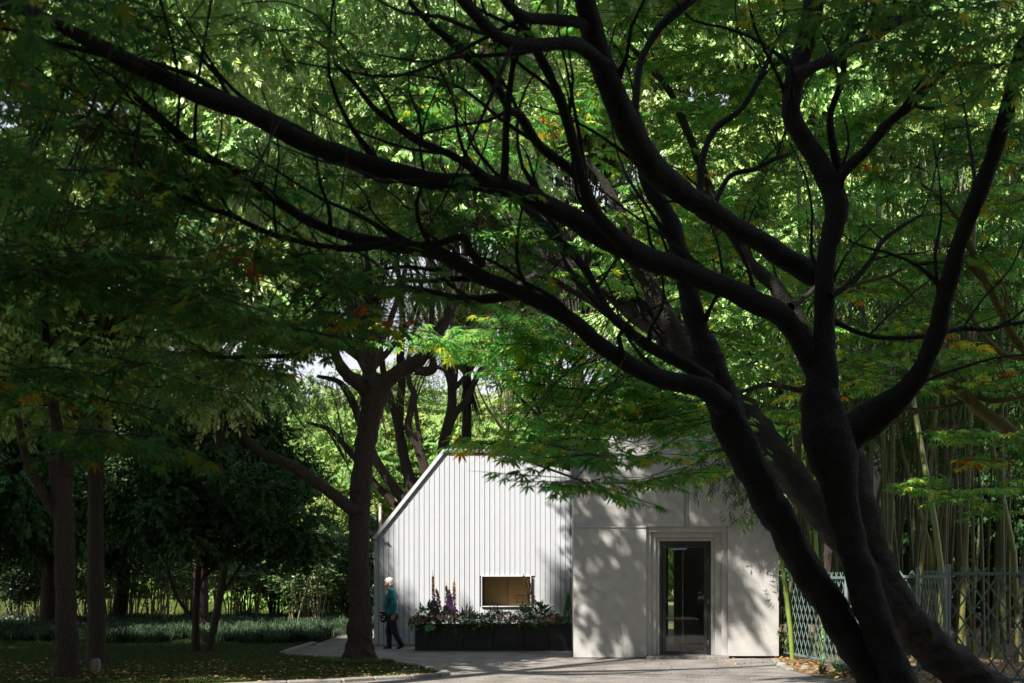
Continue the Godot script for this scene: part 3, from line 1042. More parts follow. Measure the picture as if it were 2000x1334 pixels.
	limb(t, "branch", m, 7.1, 7.6, [1615, 620, 14, 1663, 644, 11, 1697, 655, 11, 1736, 660, 11, 1802, 657, 11, 1841, 650, 11, 1880, 642, 11, 1933, 643, 10, 1967, 634, 9, 2010, 628, 8], 8, 0.12, keep)
	var limbs := PackedVector3Array(keep)
	var leaves := []
	var twigs := Scatter.new()
	# drifts close to the eye; a lower tint factor puts shade into them
	var near := [
		[40, 60, 4.8, 0.7, 0.35, 0.5, 9], [200, 10, 4.7, 0.6, 0.2, 0.5, 6], [60, 190, 4.9, 0.6, 0.3, 0.5, 7], [120, 330, 5.0, 0.6, 0.3, 0.5, 7], [40, 480, 4.6, 0.5, 0.3, 0.5, 7], [230, 500, 4.6, 0.5, 0.2, 0.5, 5],
		[130, 600, 4.6, 0.7, 0.25, 0.6, 8], [340, 580, 4.8, 0.6, 0.18, 0.6, 6], [60, 700, 5.0, 0.7, 0.2, 0.6, 6], [520, 530, 5.2, 0.5, 0.12, 0.6, 5], [330, 690, 5.2, 0.6, 0.15, 0.6, 5], [600, 590, 5.4, 0.6, 0.14, 0.5, 5],
		[720, 510, 5.4, 0.5, 0.1, 0.5, 4], [720, 580, 5.6, 0.4, 0.14, 0.5, 3], [380, 20, 5.0, 0.5, 0.15, 0.5, 4], [560, 40, 5.0, 0.4, 0.12, 0.5, 2], [400, 330, 5.2, 0.5, 0.14, 0.5, 3], [560, 330, 5.4, 0.4, 0.1, 0.4, 2],
		[260, 270, 5.0, 0.5, 0.2, 0.4, 4], [840, 420, 5.8, 0.5, 0.1, 0.5, 4], [940, 440, 5.9, 0.4, 0.1, 0.4, 3], [240, 850, 4.2, 0.3, 0.1, 0.3, 2], [110, 760, 4.8, 0.5, 0.14, 0.4, 4],
		[700, 130, 5.4, 0.4, 0.12, 0.4, 2], [880, 40, 5.4, 0.4, 0.12, 0.4, 2], [640, 640, 5.8, 0.5, 0.14, 0.5, 5], [460, 650, 5.4, 0.5, 0.15, 0.5, 4],
		[30, 40, 3.2, 0.35, 0.2, 0.3, 2], [20, 260, 3.6, 0.3, 0.2, 0.3, 2], [330, 830, 4.4, 0.3, 0.1, 0.3, 2],
		[1900, 30, 5.0, 0.6, 0.2, 0.5, 8], [1960, 90, 5.4, 0.5, 0.2, 0.5, 6], [1780, 0, 4.9, 0.5, 0.15, 0.5, 4], [1660, 10, 6.9, 0.5, 0.2, 0.5, 3], [1480, 20, 6.6, 0.5, 0.12, 0.5, 2], [1850, 110, 7.0, 0.5, 0.2, 0.5, 5], [1960, 230, 7.2, 0.4, 0.25, 0.5, 5],
		[1000, 150, 6.2, 0.4, 0.15, 0.4, 1],
	]
	var sd := 100
	for q in near:
		sd += 1
		maple_drift(leaves, twigs, limbs, at(q[0], q[1], q[2]), Vector3(q[3], q[4], q[5]), int(ceil(q[6] * 0.75)), sd, 1.3, 0.062)
	# the drift hanging in the middle before the houses, sunlight put into its tint
	for q in [[940, 640, 7.6, 0.4, 0.12, 0.5, 7], [1040, 670, 7.8, 0.45, 0.16, 0.6, 9], [1110, 720, 7.8, 0.4, 0.2, 0.6, 9], [1180, 780, 7.9, 0.45, 0.2, 0.6, 10], [1090, 810, 7.4, 0.3, 0.15, 0.4, 5], [1240, 800, 8.0, 0.4, 0.14, 0.5, 8], [1150, 870, 7.2, 0.3, 0.08, 0.4, 3], [1340, 830, 8.4, 0.4, 0.12, 0.5, 6], [1250, 880, 7.4, 0.25, 0.05, 0.3, 2], [1060, 890, 6.6, 0.25, 0.08, 0.3, 2], [1120, 930, 5.2, 0.16, 0.05, 0.2, 2], [1160, 900, 5.4, 0.12, 0.05, 0.2, 1], [1300, 930, 7.6, 0.22, 0.05, 0.3, 2], [1370, 900, 8.0, 0.2, 0.08, 0.3, 2], [1010, 860, 7.0, 0.2, 0.1, 0.3, 2], [890, 665, 7.4, 0.2, 0.06, 0.3, 2], [1300, 780, 8.6, 0.5, 0.2, 0.5, 11], [1430, 860, 9.0, 0.3, 0.12, 0.4, 3]]:
		sd += 1
		maple_drift(leaves, twigs, limbs, at(q[0], q[1], q[2]), Vector3(q[3], q[4], q[5]), q[6], sd, 2.3, 0.07)
	# the nearest leaves singly, the rest as one mass
	var sized := []
	for k in leaves.size():
		var p: Vector3 = leaves[k][0].origin
		var d := -p.z
		var sx := p.x / d * F + CX
		var sy := HY - (p.y - EYE) / d * F
		if d > 1.0 and sx > 0 and sx < 2000 and sy > 0 and sy < 1334:
			sized.append([leaves[k][0].basis.x.length() / d, k])
	sized.sort_custom(func(a, b): return a[0] > b[0])
	var single := {}
	for k in mini(300, sized.size()):
		single[sized[k][1]] = true
	for k in 6:
		var c: Color = [Color(0.06, 0.16, 0.035), Color(0.08, 0.18, 0.035), Color(0.06, 0.17, 0.05), Color(0.09, 0.19, 0.035), Color(0.07, 0.15, 0.035), Color(0.19, 0.2, 0.025)][k]
		M["leaf_tone_%d" % k].albedo_color = lin(c.r, c.g, c.b)
	var rest := Scatter.new()
	for k in leaves.size():
		if single.has(k):
			var o := MeshInstance3D.new()
			o.name = "leaf"
			o.mesh = leaf
			o.material_override = M["leaf_tone_%d" % (k % 5 if k % 23 else 5)]
			t.add_child(o, true)
			var x: Transform3D = leaves[k][0]
			x.origin -= t.position
			o.transform = x
		else:
			rest.add(leaves[k][0], leaves[k][1])
	strew("foliage", rest, leaf, M.leaf, t)
	strew("twigs", twigs, twig, M.twig, t)
	print("maple 1 leaves ", leaves.size())

	# the grey maple behind it, leaning left
	base = at(2010, 1450, 11.0)
	t = thing("maple_tree", "grey barked maple leaning left behind the black twin trunks", "tree", Vector3(base.x, 0, base.z))
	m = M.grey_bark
	keep = []
	limb(t, "trunk", m, 11.0, 9.4, [2025, 1460, 130, 1960, 1380, 104, 1890, 1322, 94, 1810, 1255, 86, 1757, 1190, 78, 1702, 1130, 68, 1644, 1055, 64, 1592, 988, 64, 1548, 930, 66, 1505, 877, 68, 1455, 815, 70, 1405, 765, 70, 1345, 692, 70, 1290, 637, 68, 1240, 600, 60, 1190, 564, 42, 1136, 541, 37, 1089, 512, 35, 1045, 492, 32, 1005, 470, 29, 970, 440, 25, 930, 410, 19, 890, 372, 14, 860, 320, 9], 18, 0.16, keep)
	limb(t, "trunk", m, 10.7, 10.4, [1800, 1250, 50, 1752, 1165, 62, 1712, 1080, 62, 1686, 980, 60, 1660, 890, 58, 1620, 790, 50, 1585, 700, 44, 1565, 640, 36, 1540, 600, 32, 1515, 560, 30, 1475, 525, 28, 1440, 475, 24, 1400, 400, 20, 1350, 275, 17, 1325, 215, 16, 1300, 165, 14, 1270, 130, 11, 1230, 90, 7], 14, 0.16, keep)
	limb(t, "limb", m, 9.9, 9.6, [1340, 700, 46, 1295, 605, 42, 1250, 530, 36, 1222, 440, 26, 1190, 375, 20, 1160, 330, 14, 1100, 285, 9], 12, 0.14, keep)
	limb(t, "branch", m, 9.7, 9.2, [1230, 645, 22, 1172, 602, 16, 1154, 589, 15, 1115, 568, 14, 1089, 552, 14, 1062, 539, 14, 1036, 541, 12, 1010, 558, 9, 985, 570, 6], 8, 0.12, keep)
	limb(t, "branch", m, 9.7, 9.2, [1200, 585, 18, 1136, 547, 14, 1115, 534, 13, 1075, 523, 12, 1023, 522, 11, 984, 520, 10, 947, 518, 8, 900, 500, 5], 8, 0.12, keep)
	limb(t, "branch", m, 10.4, 10.8, [1600, 745, 18, 1565, 762, 14, 1530, 755, 12, 1495, 752, 11, 1465, 760, 9, 1435, 770, 6], 8, 0.12, keep)
	limb(t, "branch", m, 10.3, 10.6, [1545, 600, 20, 1570, 582, 13, 1592, 562, 8, 1608, 545, 4], 8, 0.12, keep)
	var lit := []  # sunlight is put into these leaves by a raised tint factor
	var tw2 := Scatter.new()
	limbs = PackedVector3Array(keep)
	for q in [[1180, 120, 10, 0.9, 0.5, 0.9, 15], [1290, 60, 10.4, 0.9, 0.5, 0.9, 15], [1330, 190, 10.6, 0.9, 0.5, 0.9, 16], [1440, 110, 11, 0.9, 0.5, 0.9, 16], [1480, 260, 11, 0.9, 0.5, 0.9, 17], [1400, 380, 10.8, 0.8, 0.4, 0.9, 15], [1500, 450, 11.4, 0.9, 0.4, 0.9, 16], [1270, 400, 10, 0.5, 0.3, 0.7, 8], [1140, 260, 9.6, 0.6, 0.4, 0.7, 6], [1060, 180, 9.6, 0.5, 0.4, 0.7, 4], [1440, 560, 11, 0.8, 0.35, 0.8, 14], [1500, 660, 11.2, 0.8, 0.3, 0.8, 14], [1470, 730, 11, 0.6, 0.2, 0.7, 9], [1540, 790, 11, 0.5, 0.2, 0.6, 7], [1240, 470, 9.6, 0.35, 0.25, 0.5, 5], [1020, 440, 9.4, 0.4, 0.25, 0.5, 4], [920, 260, 9.4, 0.5, 0.3, 0.6, 5], [860, 210, 9.4, 0.5, 0.3, 0.6, 5], [1180, 540, 9.6, 0.4, 0.2, 0.5, 5], [1390, 640, 10.6, 0.5, 0.25, 0.5, 6]]:
		sd += 1
		maple_drift(lit, tw2, limbs, at(q[0], q[1], q[2]), Vector3(q[3], q[4], q[5]), int(ceil(q[6] * 0.66)), sd, 2.3, 0.075)
	rest = Scatter.new()
	for q in lit:
		rest.add(q[0], q[1])
	strew("foliage", rest, leaf, M.leaf, t)
	strew("twigs", tw2, twig, M.twig, t)
	print("maple 2 leaves ", lit.size())

	# a third one, its foot outside the picture on the right
	base = at(2330, 1395, 13.0)
	t = thing("maple_tree", "maple reaching in from the right edge with sunlit yellowish limbs above the bamboo", "tree", Vector3(base.x, 0, base.z))
	m = M.sunlit_bark
	keep = []
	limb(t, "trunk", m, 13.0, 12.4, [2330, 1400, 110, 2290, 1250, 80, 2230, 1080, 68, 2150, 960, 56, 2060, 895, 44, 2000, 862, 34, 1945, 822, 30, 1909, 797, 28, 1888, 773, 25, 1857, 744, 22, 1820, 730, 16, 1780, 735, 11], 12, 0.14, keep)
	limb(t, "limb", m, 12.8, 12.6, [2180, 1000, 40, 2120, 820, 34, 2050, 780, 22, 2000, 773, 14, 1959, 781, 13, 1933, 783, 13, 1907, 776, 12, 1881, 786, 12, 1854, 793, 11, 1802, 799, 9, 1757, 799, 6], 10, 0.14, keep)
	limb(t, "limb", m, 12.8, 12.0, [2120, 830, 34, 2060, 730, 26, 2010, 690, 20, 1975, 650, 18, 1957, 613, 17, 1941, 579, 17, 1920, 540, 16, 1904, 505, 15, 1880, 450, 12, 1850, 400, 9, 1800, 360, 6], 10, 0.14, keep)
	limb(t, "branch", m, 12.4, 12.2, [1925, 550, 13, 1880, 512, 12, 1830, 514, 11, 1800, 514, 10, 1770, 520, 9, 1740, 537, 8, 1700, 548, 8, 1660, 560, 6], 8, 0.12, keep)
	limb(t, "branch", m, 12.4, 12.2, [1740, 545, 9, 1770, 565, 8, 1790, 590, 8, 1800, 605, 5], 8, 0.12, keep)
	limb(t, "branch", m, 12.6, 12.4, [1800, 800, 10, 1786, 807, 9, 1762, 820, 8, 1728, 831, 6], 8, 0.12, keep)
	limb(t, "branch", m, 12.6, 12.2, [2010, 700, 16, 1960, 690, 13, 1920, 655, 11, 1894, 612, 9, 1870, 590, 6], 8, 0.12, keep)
	lit = []  # leaves of the third maple, again tinted brighter for sunlight
	tw2 = Scatter.new()
	limbs = PackedVector3Array(keep)
	for q in [[1700, 180, 12, 0.9, 0.5, 1.0, 15], [1760, 300, 12, 0.9, 0.5, 1.0, 17], [1880, 260, 12.4, 0.9, 0.5, 1.0, 16], [1960, 360, 12.4, 0.8, 0.5, 1.0, 15], [1680, 420, 12, 0.9, 0.45, 1.0, 16], [1820, 430, 12.6, 1.0, 0.4, 1.0, 17], [1740, 540, 12.4, 0.9, 0.35, 1.0, 15], [1880, 560, 12.6, 0.9, 0.4, 1.0, 16], [1970, 640, 12.8, 0.8, 0.4, 1.0, 15], [1700, 660, 12.2, 0.8, 0.3, 0.9, 14], [1830, 690, 12.6, 0.7, 0.25, 0.9, 12], [1720, 750, 12.2, 0.6, 0.2, 0.8, 9], [1900, 860, 11.6, 0.6, 0.2, 0.7, 10], [1860, 950, 11.4, 0.45, 0.18, 0.6, 7], [1960, 960, 11.6, 0.4, 0.2, 0.6, 6], [1960, 740, 12.6, 0.6, 0.2, 0.8, 8], [1600, 330, 12, 0.7, 0.5, 0.9, 12], [1580, 560, 12.2, 0.7, 0.4, 0.9, 12], [1640, 720, 12.6, 0.6, 0.3, 0.9, 9], [1980, 500, 12.4, 0.7, 0.4, 0.9, 10]]:
		sd += 1
		maple_drift(lit, tw2, limbs, at(q[0], q[1], q[2]), Vector3(q[3], q[4], q[5]), int(ceil(q[6] * 0.66)), sd, 2.2, 0.078)
	rest = Scatter.new()
	for q in lit:
		rest.add(q[0], q[1])
	strew("foliage", rest, leaf, M.leaf, t)
	strew("twigs", tw2, twig, M.twig, t)
	print("maple 3 leaves ", lit.size())

# ------------------------------------------------------------------ trees of the park
func foliage_parts(n: int) -> Array:
	var out := []
	for k in n:
		out.append(Scatter.new())
	return out

func leaf_mass(parts: Array, meshes: Array, material: Material, t: Node3D) -> void:
	for k in parts.size():
		if parts[k].count:
			strew("crown", parts[k], meshes[k], material, t)

func park_trees() -> void:
	var twig := unit_twig()
	var small := [sprig(1, 12, 0.38, 0.12, 0.034, 0.5), sprig(2, 11, 0.34, 0.13, 0.037, 0.6), sprig(3, 12, 0.38, 0.11, 0.032, 0.4)]
	var m: Material = M.furrowed_bark
	# the tree in the middle
	var b := at(705, 1295, 20.7)
	var t := thing("park_tree", "furrowed brown park tree standing on the lawn tip before the white house's left end", "tree", Vector3(b.x, 0, b.z))
	var keep := []
	limb(t, "trunk", m, 20.7, 20.7, [703, 1302, 96, 703, 1285, 78, 703, 1255, 58, 702, 1200, 50, 701, 1120, 46, 701, 1040, 46, 703, 975, 46, 710, 900, 44, 721, 830, 46, 730, 785, 52, 734, 760, 56, 733, 735, 44], 28, 0.1, keep)
	limb(t, "limb", m, 20.6, 20.2, [708, 1000, 30, 690, 995, 32, 672, 982, 29, 640, 958, 25, 600, 930, 25, 560, 905, 24, 515, 885, 23, 490, 865, 22, 465, 840, 20, 440, 805, 17, 410, 770, 13, 380, 730, 9], 14, 0.12, keep)
	limb(t, "limb", m, 20.7, 20.2, [724, 775, 34, 700, 748, 32, 682, 735, 27, 665, 715, 24, 655, 690, 20, 640, 640, 16, 610, 570, 12, 590, 500, 8], 14, 0.12, keep)
	limb(t, "limb", m, 20.7, 21.0, [726, 760, 30, 724, 720, 28, 724, 680, 27, 727, 640, 26, 724, 590, 22, 720, 530, 15, 715, 490, 8], 14, 0.12, keep)
	limb(t, "limb", m, 20.7, 20.2, [738, 790, 36, 752, 752, 34, 770, 732, 32, 800, 716, 32, 826, 695, 30, 850, 660, 27, 868, 630, 24, 885, 590, 21, 900, 540, 17, 910, 460, 12, 900, 380, 8], 14, 0.12, keep)
	limb(t, "branch", m, 20.5, 20.3, [812, 724, 20, 832, 726, 20, 846, 720, 19, 845, 695, 15, 842, 650, 13, 845, 600, 11, 850, 540, 8, 870, 470, 6], 10, 0.12, keep)
	limb(t, "branch", m, 20.4, 20.3, [848, 718, 10, 860, 719, 8, 872, 729, 6, 880, 742, 3], 8, 0.12, keep)
	var parts := foliage_parts(3)
	var tw := Scatter.new()
	for q in [[700, 260, 2.6, 1.5, 2.0, 12, 1], [880, 330, 1.6, 1.2, 1.8, 9, 2], [580, 430, 1.8, 1.0, 1.6, 10, 3], [640, 60, 3.0, 1.6, 2.6, 16, 4], [900, 60, 2.4, 1.6, 2.4, 14, 5], [430, 730, 1.2, 0.7, 1.2, 7, 6]]:
		crown(parts, tw, at(q[0], q[1] + 160.0, 20.5), at(q[0], q[1], 20.5), Vector3(q[2], q[3], q[4]), q[5], 70, 0.7, BROADLEAF, 300 + int(q[6]), 1.0, 0.3, 0.5, true)
	leaf_mass(parts, small, M.leaf_thick, t)
	strew("twigs", tw, twig, M.twig, t)
	# the leaning brown tree at the left
	b = at(130, 1325, 17.6)
	t = thing("park_tree", "reddish brown forked tree at the far left, nearest on the dark lawn", "tree", Vector3(b.x, 0, b.z))
	keep = []
	limb(t, "trunk", m, 17.6, 17.6, [133, 1336, 80, 131, 1315, 58, 130, 1280, 48, 129, 1200, 42, 127, 1100, 42, 126, 1040, 42, 122, 985, 42, 116, 940, 42, 113, 905, 42, 116, 870, 34], 26, 0.1, keep)
	limb(t, "limb", m, 17.6, 17.2, [116, 1010, 22, 98, 985, 24, 75, 945, 22, 58, 915, 20, 48, 885, 18, 40, 840, 15, 20, 760, 11, -10, 690, 7], 12, 0.12, keep)
	limb(t, "limb", m, 17.6, 17.4, [122, 930, 28, 140, 895, 26, 152, 865, 24, 165, 830, 20, 185, 760, 16, 210, 680, 11], 12, 0.12, keep)
	limb(t, "limb", m, 17.6, 17.6, [114, 890, 30, 112, 840, 26, 100, 760, 20, 90, 650, 15, 80, 520, 10], 12, 0.12, keep)
	parts = foliage_parts(3)
	tw = Scatter.new()
	for q in [[60, 600, 2.2, 0.9, 2.0, 14, 1], [200, 520, 2.0, 1.2, 2.0, 14, 2], [40, 330, 3.0, 1.8, 2.6, 24, 3], [250, 250, 2.6, 1.6, 2.6, 14, 4], [120, 60, 3.2, 1.8, 3.0, 26, 5], [-200, 300, 3.0, 2.6, 3.0, 14, 6]]:
		crown(parts, tw, at(q[0], q[1] + 150.0, 17.4), at(q[0], q[1], 17.2), Vector3(q[2], q[3], q[4]), q[5], 70, 0.7, BROADLEAF, 320 + int(q[6]), 1.0, 0.3, 0.5, true)
	leaf_mass(parts, small, M.leaf_thick, t)
	strew("twigs", tw, twig, M.twig, t)
	# the straight dark one beside it
	b = at(190, 1300, 20.1)
	t = thing("park_tree", "straight blackish tree just right of the reddish forked tree", "tree", Vector3(b.x, 0, b.z))
	m = M.dark_bark
	keep = []
	limb(t, "trunk", m, 20.1, 20.1, [190, 1305, 52, 189, 1280, 42, 188, 1200, 36, 187, 1100, 34, 187, 1000, 34, 187, 900, 32, 185, 760, 28, 188, 640, 22, 195, 560, 15, 198, 500, 8], 18, 0.1, keep)
	parts = foliage_parts(3)
	tw = Scatter.new()
	for q in [[250, 640, 2.4, 0.9, 2.0, 14, 1], [330, 470, 2.2, 1.2, 2.0, 14, 2], [120, 420, 2.4, 1.4, 2.2, 16, 3], [330, 140, 3.0, 1.8, 2.8, 10, 4], [400, 330, 1.6, 1.0, 1.6, 5, 5], [60, 720, 2.0, 0.8, 1.8, 10, 6]]:
		crown(parts, tw, at(190, q[1] + 120.0, 20.1), at(q[0], q[1], 20.4), Vector3(q[2], q[3], q[4]), q[5], 70, 0.75, BROADLEAF, 340 + int(q[6]), 1.05, 0.3, 0.4, true)
	leaf_mass(parts, small, M.leaf_thick, t)
	strew("twigs", tw, twig, M.twig, t)
	# the low dark evergreen
	b = at(395, 1275, 23.5)
	t = thing("evergreen_tree", "low round dark evergreen with several slender stems on the lawn", "tree", Vector3(b.x, 0, b.z))
	keep = []
	limb(t, "stem", m, 23.5, 23.5, [384, 1278, 26, 383, 1262, 18, 382, 1215, 16, 385, 1160, 14, 388, 1100, 12, 392, 1020, 10, 400, 930, 7], 12, 0.1, keep)
	limb(t, "stem", m, 23.4, 23.2, [404, 1277, 24, 409, 1258, 17, 420, 1215, 15, 431, 1165, 14, 440, 1110, 12, 455, 1050, 9, 475, 980, 6], 12, 0.1, keep)
	limb(t, "branch", m, 23.5, 23.7, [381, 1212, 11, 362, 1190, 9, 345, 1165, 8, 332, 1130, 7, 322, 1090, 6, 300, 1040, 4], 10, 0.1, keep)
	limb(t, "branch", m, 23.5, 23.3, [386, 1150, 9, 400, 1125, 8, 418, 1108, 7, 428, 1085, 5, 445, 1040, 4], 10, 0.1, keep)
	limb(t, "branch", m, 23.4, 23.1, [432, 1160, 9, 448, 1138, 8, 470, 1105, 7, 500, 1060, 5], 10, 0.1, keep)
	parts = foliage_parts(3)
	tw = Scatter.new()
	for q in [[430, 930, 2.35, 1.5, 2.1, 62, 1], [330, 1000, 1.6, 0.9, 1.6, 22, 2], [560, 930, 1.1, 1.2, 1.3, 20, 3], [420, 830, 1.9, 0.8, 1.7, 20, 4], [250, 1000, 0.9, 0.7, 1.2, 9, 5], [540, 1060, 0.9, 0.4, 1.1, 8, 6], [600, 930, 0.7, 1.3, 1.0, 14, 7]]:
		crown(parts, tw, at(410, 1080, 23.5), at(q[0], q[1], 23.6), Vector3(q[2], q[3], q[4]), q[5], 88, 0.45, EVERGREEN, 360 + int(q[6]), 0.8, 0.2, 0.3, true)
	leaf_mass(parts, small, M.leaf_matte, t)
	strew("twigs", tw, twig, M.twig, t)

# A generic tall tree for the distance: trunk, forks and a clumped crown.
func make_tree(called: String, label: String, foot: Vector3, high: float, girth: float, lean: Vector2, sizes: Array, tint: Color, sd: int, meshes: Array, material: Material, bark_mat: Material, scale_: float, per: int, clump: float, clear := false, group := "") -> Node3D:
	var r := seeded(sd)
	var t := thing(called, label, "tree", foot, group)
	var top := foot + Vector3(lean.x, high * 0.55, lean.y)
	var g := Geo.new()
	var nn := noise(sd, 1.4, 3)
	g.tube([foot - Vector3(0, 0.1, 0), foot + Vector3(0, 0.35, 0), foot.lerp(top, 0.45) + Vector3(r.randf_range(-0.2, 0.2), 0, r.randf_range(-0.2, 0.2)), top], [girth * 1.7, girth * 1.1, girth * 0.9, girth * 0.65], 14, 5, nn, 0.12, 0.35)
	obj("trunk", g, bark_mat, t)
	for k in 4:
		var a := TAU * k / 4 + r.randf()
		var end := top + Vector3(cos(a) * high * 0.16, high * r.randf_range(0.18, 0.36), sin(a) * high * 0.16)
		var lg := Geo.new()
		lg.tube([top - Vector3(0, 0.2, 0), top.lerp(end, 0.5) + Vector3(cos(a), -0.6, sin(a)) * high * 0.03, end], [girth * 0.55, girth * 0.36, girth * 0.12], 10, 4, nn, 0.12, 0.35)
		obj("limb", lg, bark_mat, t)
	var parts := foliage_parts(meshes.size())
	var tw := Scatter.new()
	for k in sizes.size():
		var s: Array = sizes[k]
		crown(parts, tw, top, foot + s[0], s[1], s[2], per, clump, tint, sd * 10 + k, scale_, 0.4, 0.4, clear)
	leaf_mass(parts, meshes, material, t)
	strew("twigs", tw, unit_twig(), M.twig, t)
	return t

func dup(root: Node3D, where: Vector3, turn: float, label := "", size := 1.0) -> Node3D:
	var r: Node3D = root.duplicate()
	r.name = numbered(String(root.name).rstrip("0123456789").rstrip("_"))
	add_child(r, true)
	r.position = where
	r.rotation.y = turn
	r.scale = Vector3.ONE * size
	if label:
		r.set_meta("label", label)
	return r

func far_trees() -> void:
	var big := [sprig(11, 11, 0.42, 0.15, 0.046, 0.5), sprig(12, 12, 0.45, 0.16, 0.048, 0.6), sprig(13, 11, 0.42, 0.14, 0.042, 0.4)]
	var willow := [sprig(14, 16, 0.7, 0.12, 0.014, 1.0), sprig(15, 18, 0.8, 0.13, 0.014, 1.0)]
	var m: Material = M.furrowed_bark
	# sunlit broadleaf trees behind the house and to its left
	var spots := [
		["sunlit broad leaved tree filling the gap above the dark evergreen's right side", 392, 31.0, 13.0, [[at(480, 300, 31), Vector3(3.6, 2.4, 3.0), 34], [at(380, 100, 31), Vector3(3.6, 2.4, 3.0), 30], [at(330, 470, 32), Vector3(2.6, 1.6, 2.4), 16]]],
		["sunlit broad leaved tree rising straight above the middle tree's fork", 704, 33.0, 14.0, [[at(600, 440, 33), Vector3(3.2, 1.9, 2.8), 28], [at(560, 590, 33), Vector3(2.2, 1.0, 2.2), 12], [at(700, 280, 33), Vector3(3.4, 2.0, 3.0), 32], [at(600, 100, 33), Vector3(3.6, 2.4, 3.0), 32]]],
		["tall sunlit tree above the white house's flat ridge", 900, 36.0, 15.0, [[at(840, 340, 36), Vector3(3.0, 1.6, 2.8), 24], [at(930, 200, 36), Vector3(3.4, 2.4, 3.0), 30], [at(820, 80, 36), Vector3(3.4, 2.2, 3.0), 28]]],
		["sunlit tree behind the join of the two houses", 1120, 35.0, 15.0, [[at(1100, 330, 35), Vector3(2.8, 2.0, 2.8), 14], [at(1180, 130, 35), Vector3(3.6, 2.6, 3.0), 30], [at(1030, 60, 35), Vector3(3.0, 2.0, 3.0), 20], [at(1230, 520, 36), Vector3(2.6, 1.8, 2.6), 20]]],
		["sunlit tree behind the pavilion's gable", 1380, 34.0, 14.0, [[at(1380, 420, 34), Vector3(3.4, 2.4, 3.0), 26], [at(1430, 160, 34), Vector3(3.6, 2.6, 3.0), 26], [at(1330, 680, 34), Vector3(2.8, 1.8, 2.6), 22]]],
		["leafy tree behind the bamboo stand, left of the rest there", 1620, 33.0, 15.0, [[at(1560, 200, 33), Vector3(3.4, 3.0, 3.0), 34], [at(1600, 500, 33), Vector3(3.0, 2.6, 2.6), 28], [at(1480, -60, 33), Vector3(3.4, 2.4, 3.0), 24]]],
		["leafy tree behind the bamboo stand near the right edge", 1850, 35.0, 16.0, [[at(1800, 150, 35), Vector3(3.6, 3.2, 3.0), 36], [at(1860, 470, 35), Vector3(3.4, 2.6, 3.0), 34], [at(1700, -80, 35), Vector3(3.4, 2.4, 3.0), 24]]],
		["leafy tree behind the bamboo stand outside the right edge", 2080, 33.0, 16.0, [[at(2030, 150, 33), Vector3(3.6, 3.2, 3.0), 36], [at(2060, 480, 33), Vector3(3.2, 2.6, 3.0), 34]]],
	]
	for k in spots.size():
		var s: Array = spots[k]
		var foot := Vector3((s[1] - CX) / F * s[2], 0, -s[2])
		var sizes := []
		for q in s[4]:
			sizes.append([q[0] - foot, q[1], q[2]])
		make_tree("broadleaf_tree", s[0], foot, s[3], 0.2, Vector2(0.2, 0), sizes, BROADLEAF, 400 + k, big, M.leaf_thick, m, 1.05, 105, 0.95)
	# brown many stemmed trees seen over the white roof
	var t := thing("willow_tree", "brown many stemmed tree fanning out over the white house's sloping left roof edge", "tree", Vector3((830 - CX) / F * 34, 0, -34.0))
	var keep := []
	limb(t, "stem", m, 34, 34, [838, 1230, 44, 815, 1040, 32, 803, 950, 27, 791, 899, 23, 780, 840, 21, 782, 790, 19, 785, 740, 18, 782, 690, 17, 786, 620, 14, 775, 500, 9], 14, 0.1, keep)
	limb(t, "stem", m, 34, 34, [778, 835, 16, 766, 790, 17, 752, 740, 15, 744, 690, 13, 735, 600, 9], 12, 0.1, keep)
	limb(t, "stem", m, 33.8, 33.6, [850, 1230, 40, 838, 960, 28, 829, 915, 23, 815, 869, 20, 797, 838, 17, 802, 802, 15, 808, 770, 14, 799, 745, 12, 800, 690, 10, 820, 600, 7], 12, 0.1, keep)
	limb(t, "branch", m, 33.7, 33.7, [822, 880, 13, 817, 840, 10, 812, 800, 9, 810, 770, 5], 10, 0.1, keep)
	limb(t, "stem", m, 34, 33.6, [830, 1110, 30, 800, 1000, 26, 786, 975, 23, 737, 904, 20, 707, 834, 19, 691, 791, 18, 672, 756, 15, 653, 742, 11, 620, 735, 7], 12, 0.1, keep)
	limb(t, "stem", m, 34.2, 33.8, [825, 1120, 26, 795, 1015, 20, 775, 990, 17, 729, 940, 15, 694, 896, 14, 659, 853, 13, 640, 837, 10, 600, 825, 6], 12, 0.1, keep)
	var parts := foliage_parts(2)
	var tw := Scatter.new()
	for q in [[640, 790, 1.8, 0.8, 1.6, 6], [760, 700, 2.2, 1.0, 1.8, 5], [690, 600, 2.4, 1.0, 2.0, 8], [850, 600, 2.0, 0.8, 1.8, 5]]:
		crown(parts, tw, at(q[0] + 40.0, q[1] + 120.0, 34), at(q[0], q[1], 34), Vector3(q[2], q[3], q[4]), q[5], 30, 0.8, Color(0.28, 0.38, 0.12), 420 + q[0], 0.9, 0.2, 1.0)
	leaf_mass(parts, willow, M.leaf, t)
	strew("twigs", tw, unit_twig(), M.twig, t)
	t = thing("willow_tree", "brown forked tree standing right behind the white house's ridge", "tree", Vector3((862 - CX) / F * 35, 0, -35.0))
	keep = []
	limb(t, "stem", m, 35, 35, [860, 1226, 44, 862, 1000, 32, 866, 883, 27, 869, 856, 25, 877, 823, 24, 883, 791, 21, 881, 748, 19, 870, 710, 16, 866, 680, 15, 862, 640, 12, 850, 540, 7], 14, 0.1, keep)
	limb(t, "stem", m, 35, 34.8, [880, 822, 20, 895, 800, 15, 910, 783, 15, 926, 748, 14, 940, 721, 12, 962, 717, 9, 1000, 735, 5], 12, 0.1, keep)
	limb(t, "branch", m, 35, 34.9, [886, 760, 12, 905, 740, 11, 926, 713, 9, 940, 680, 6], 10, 0.1, keep)
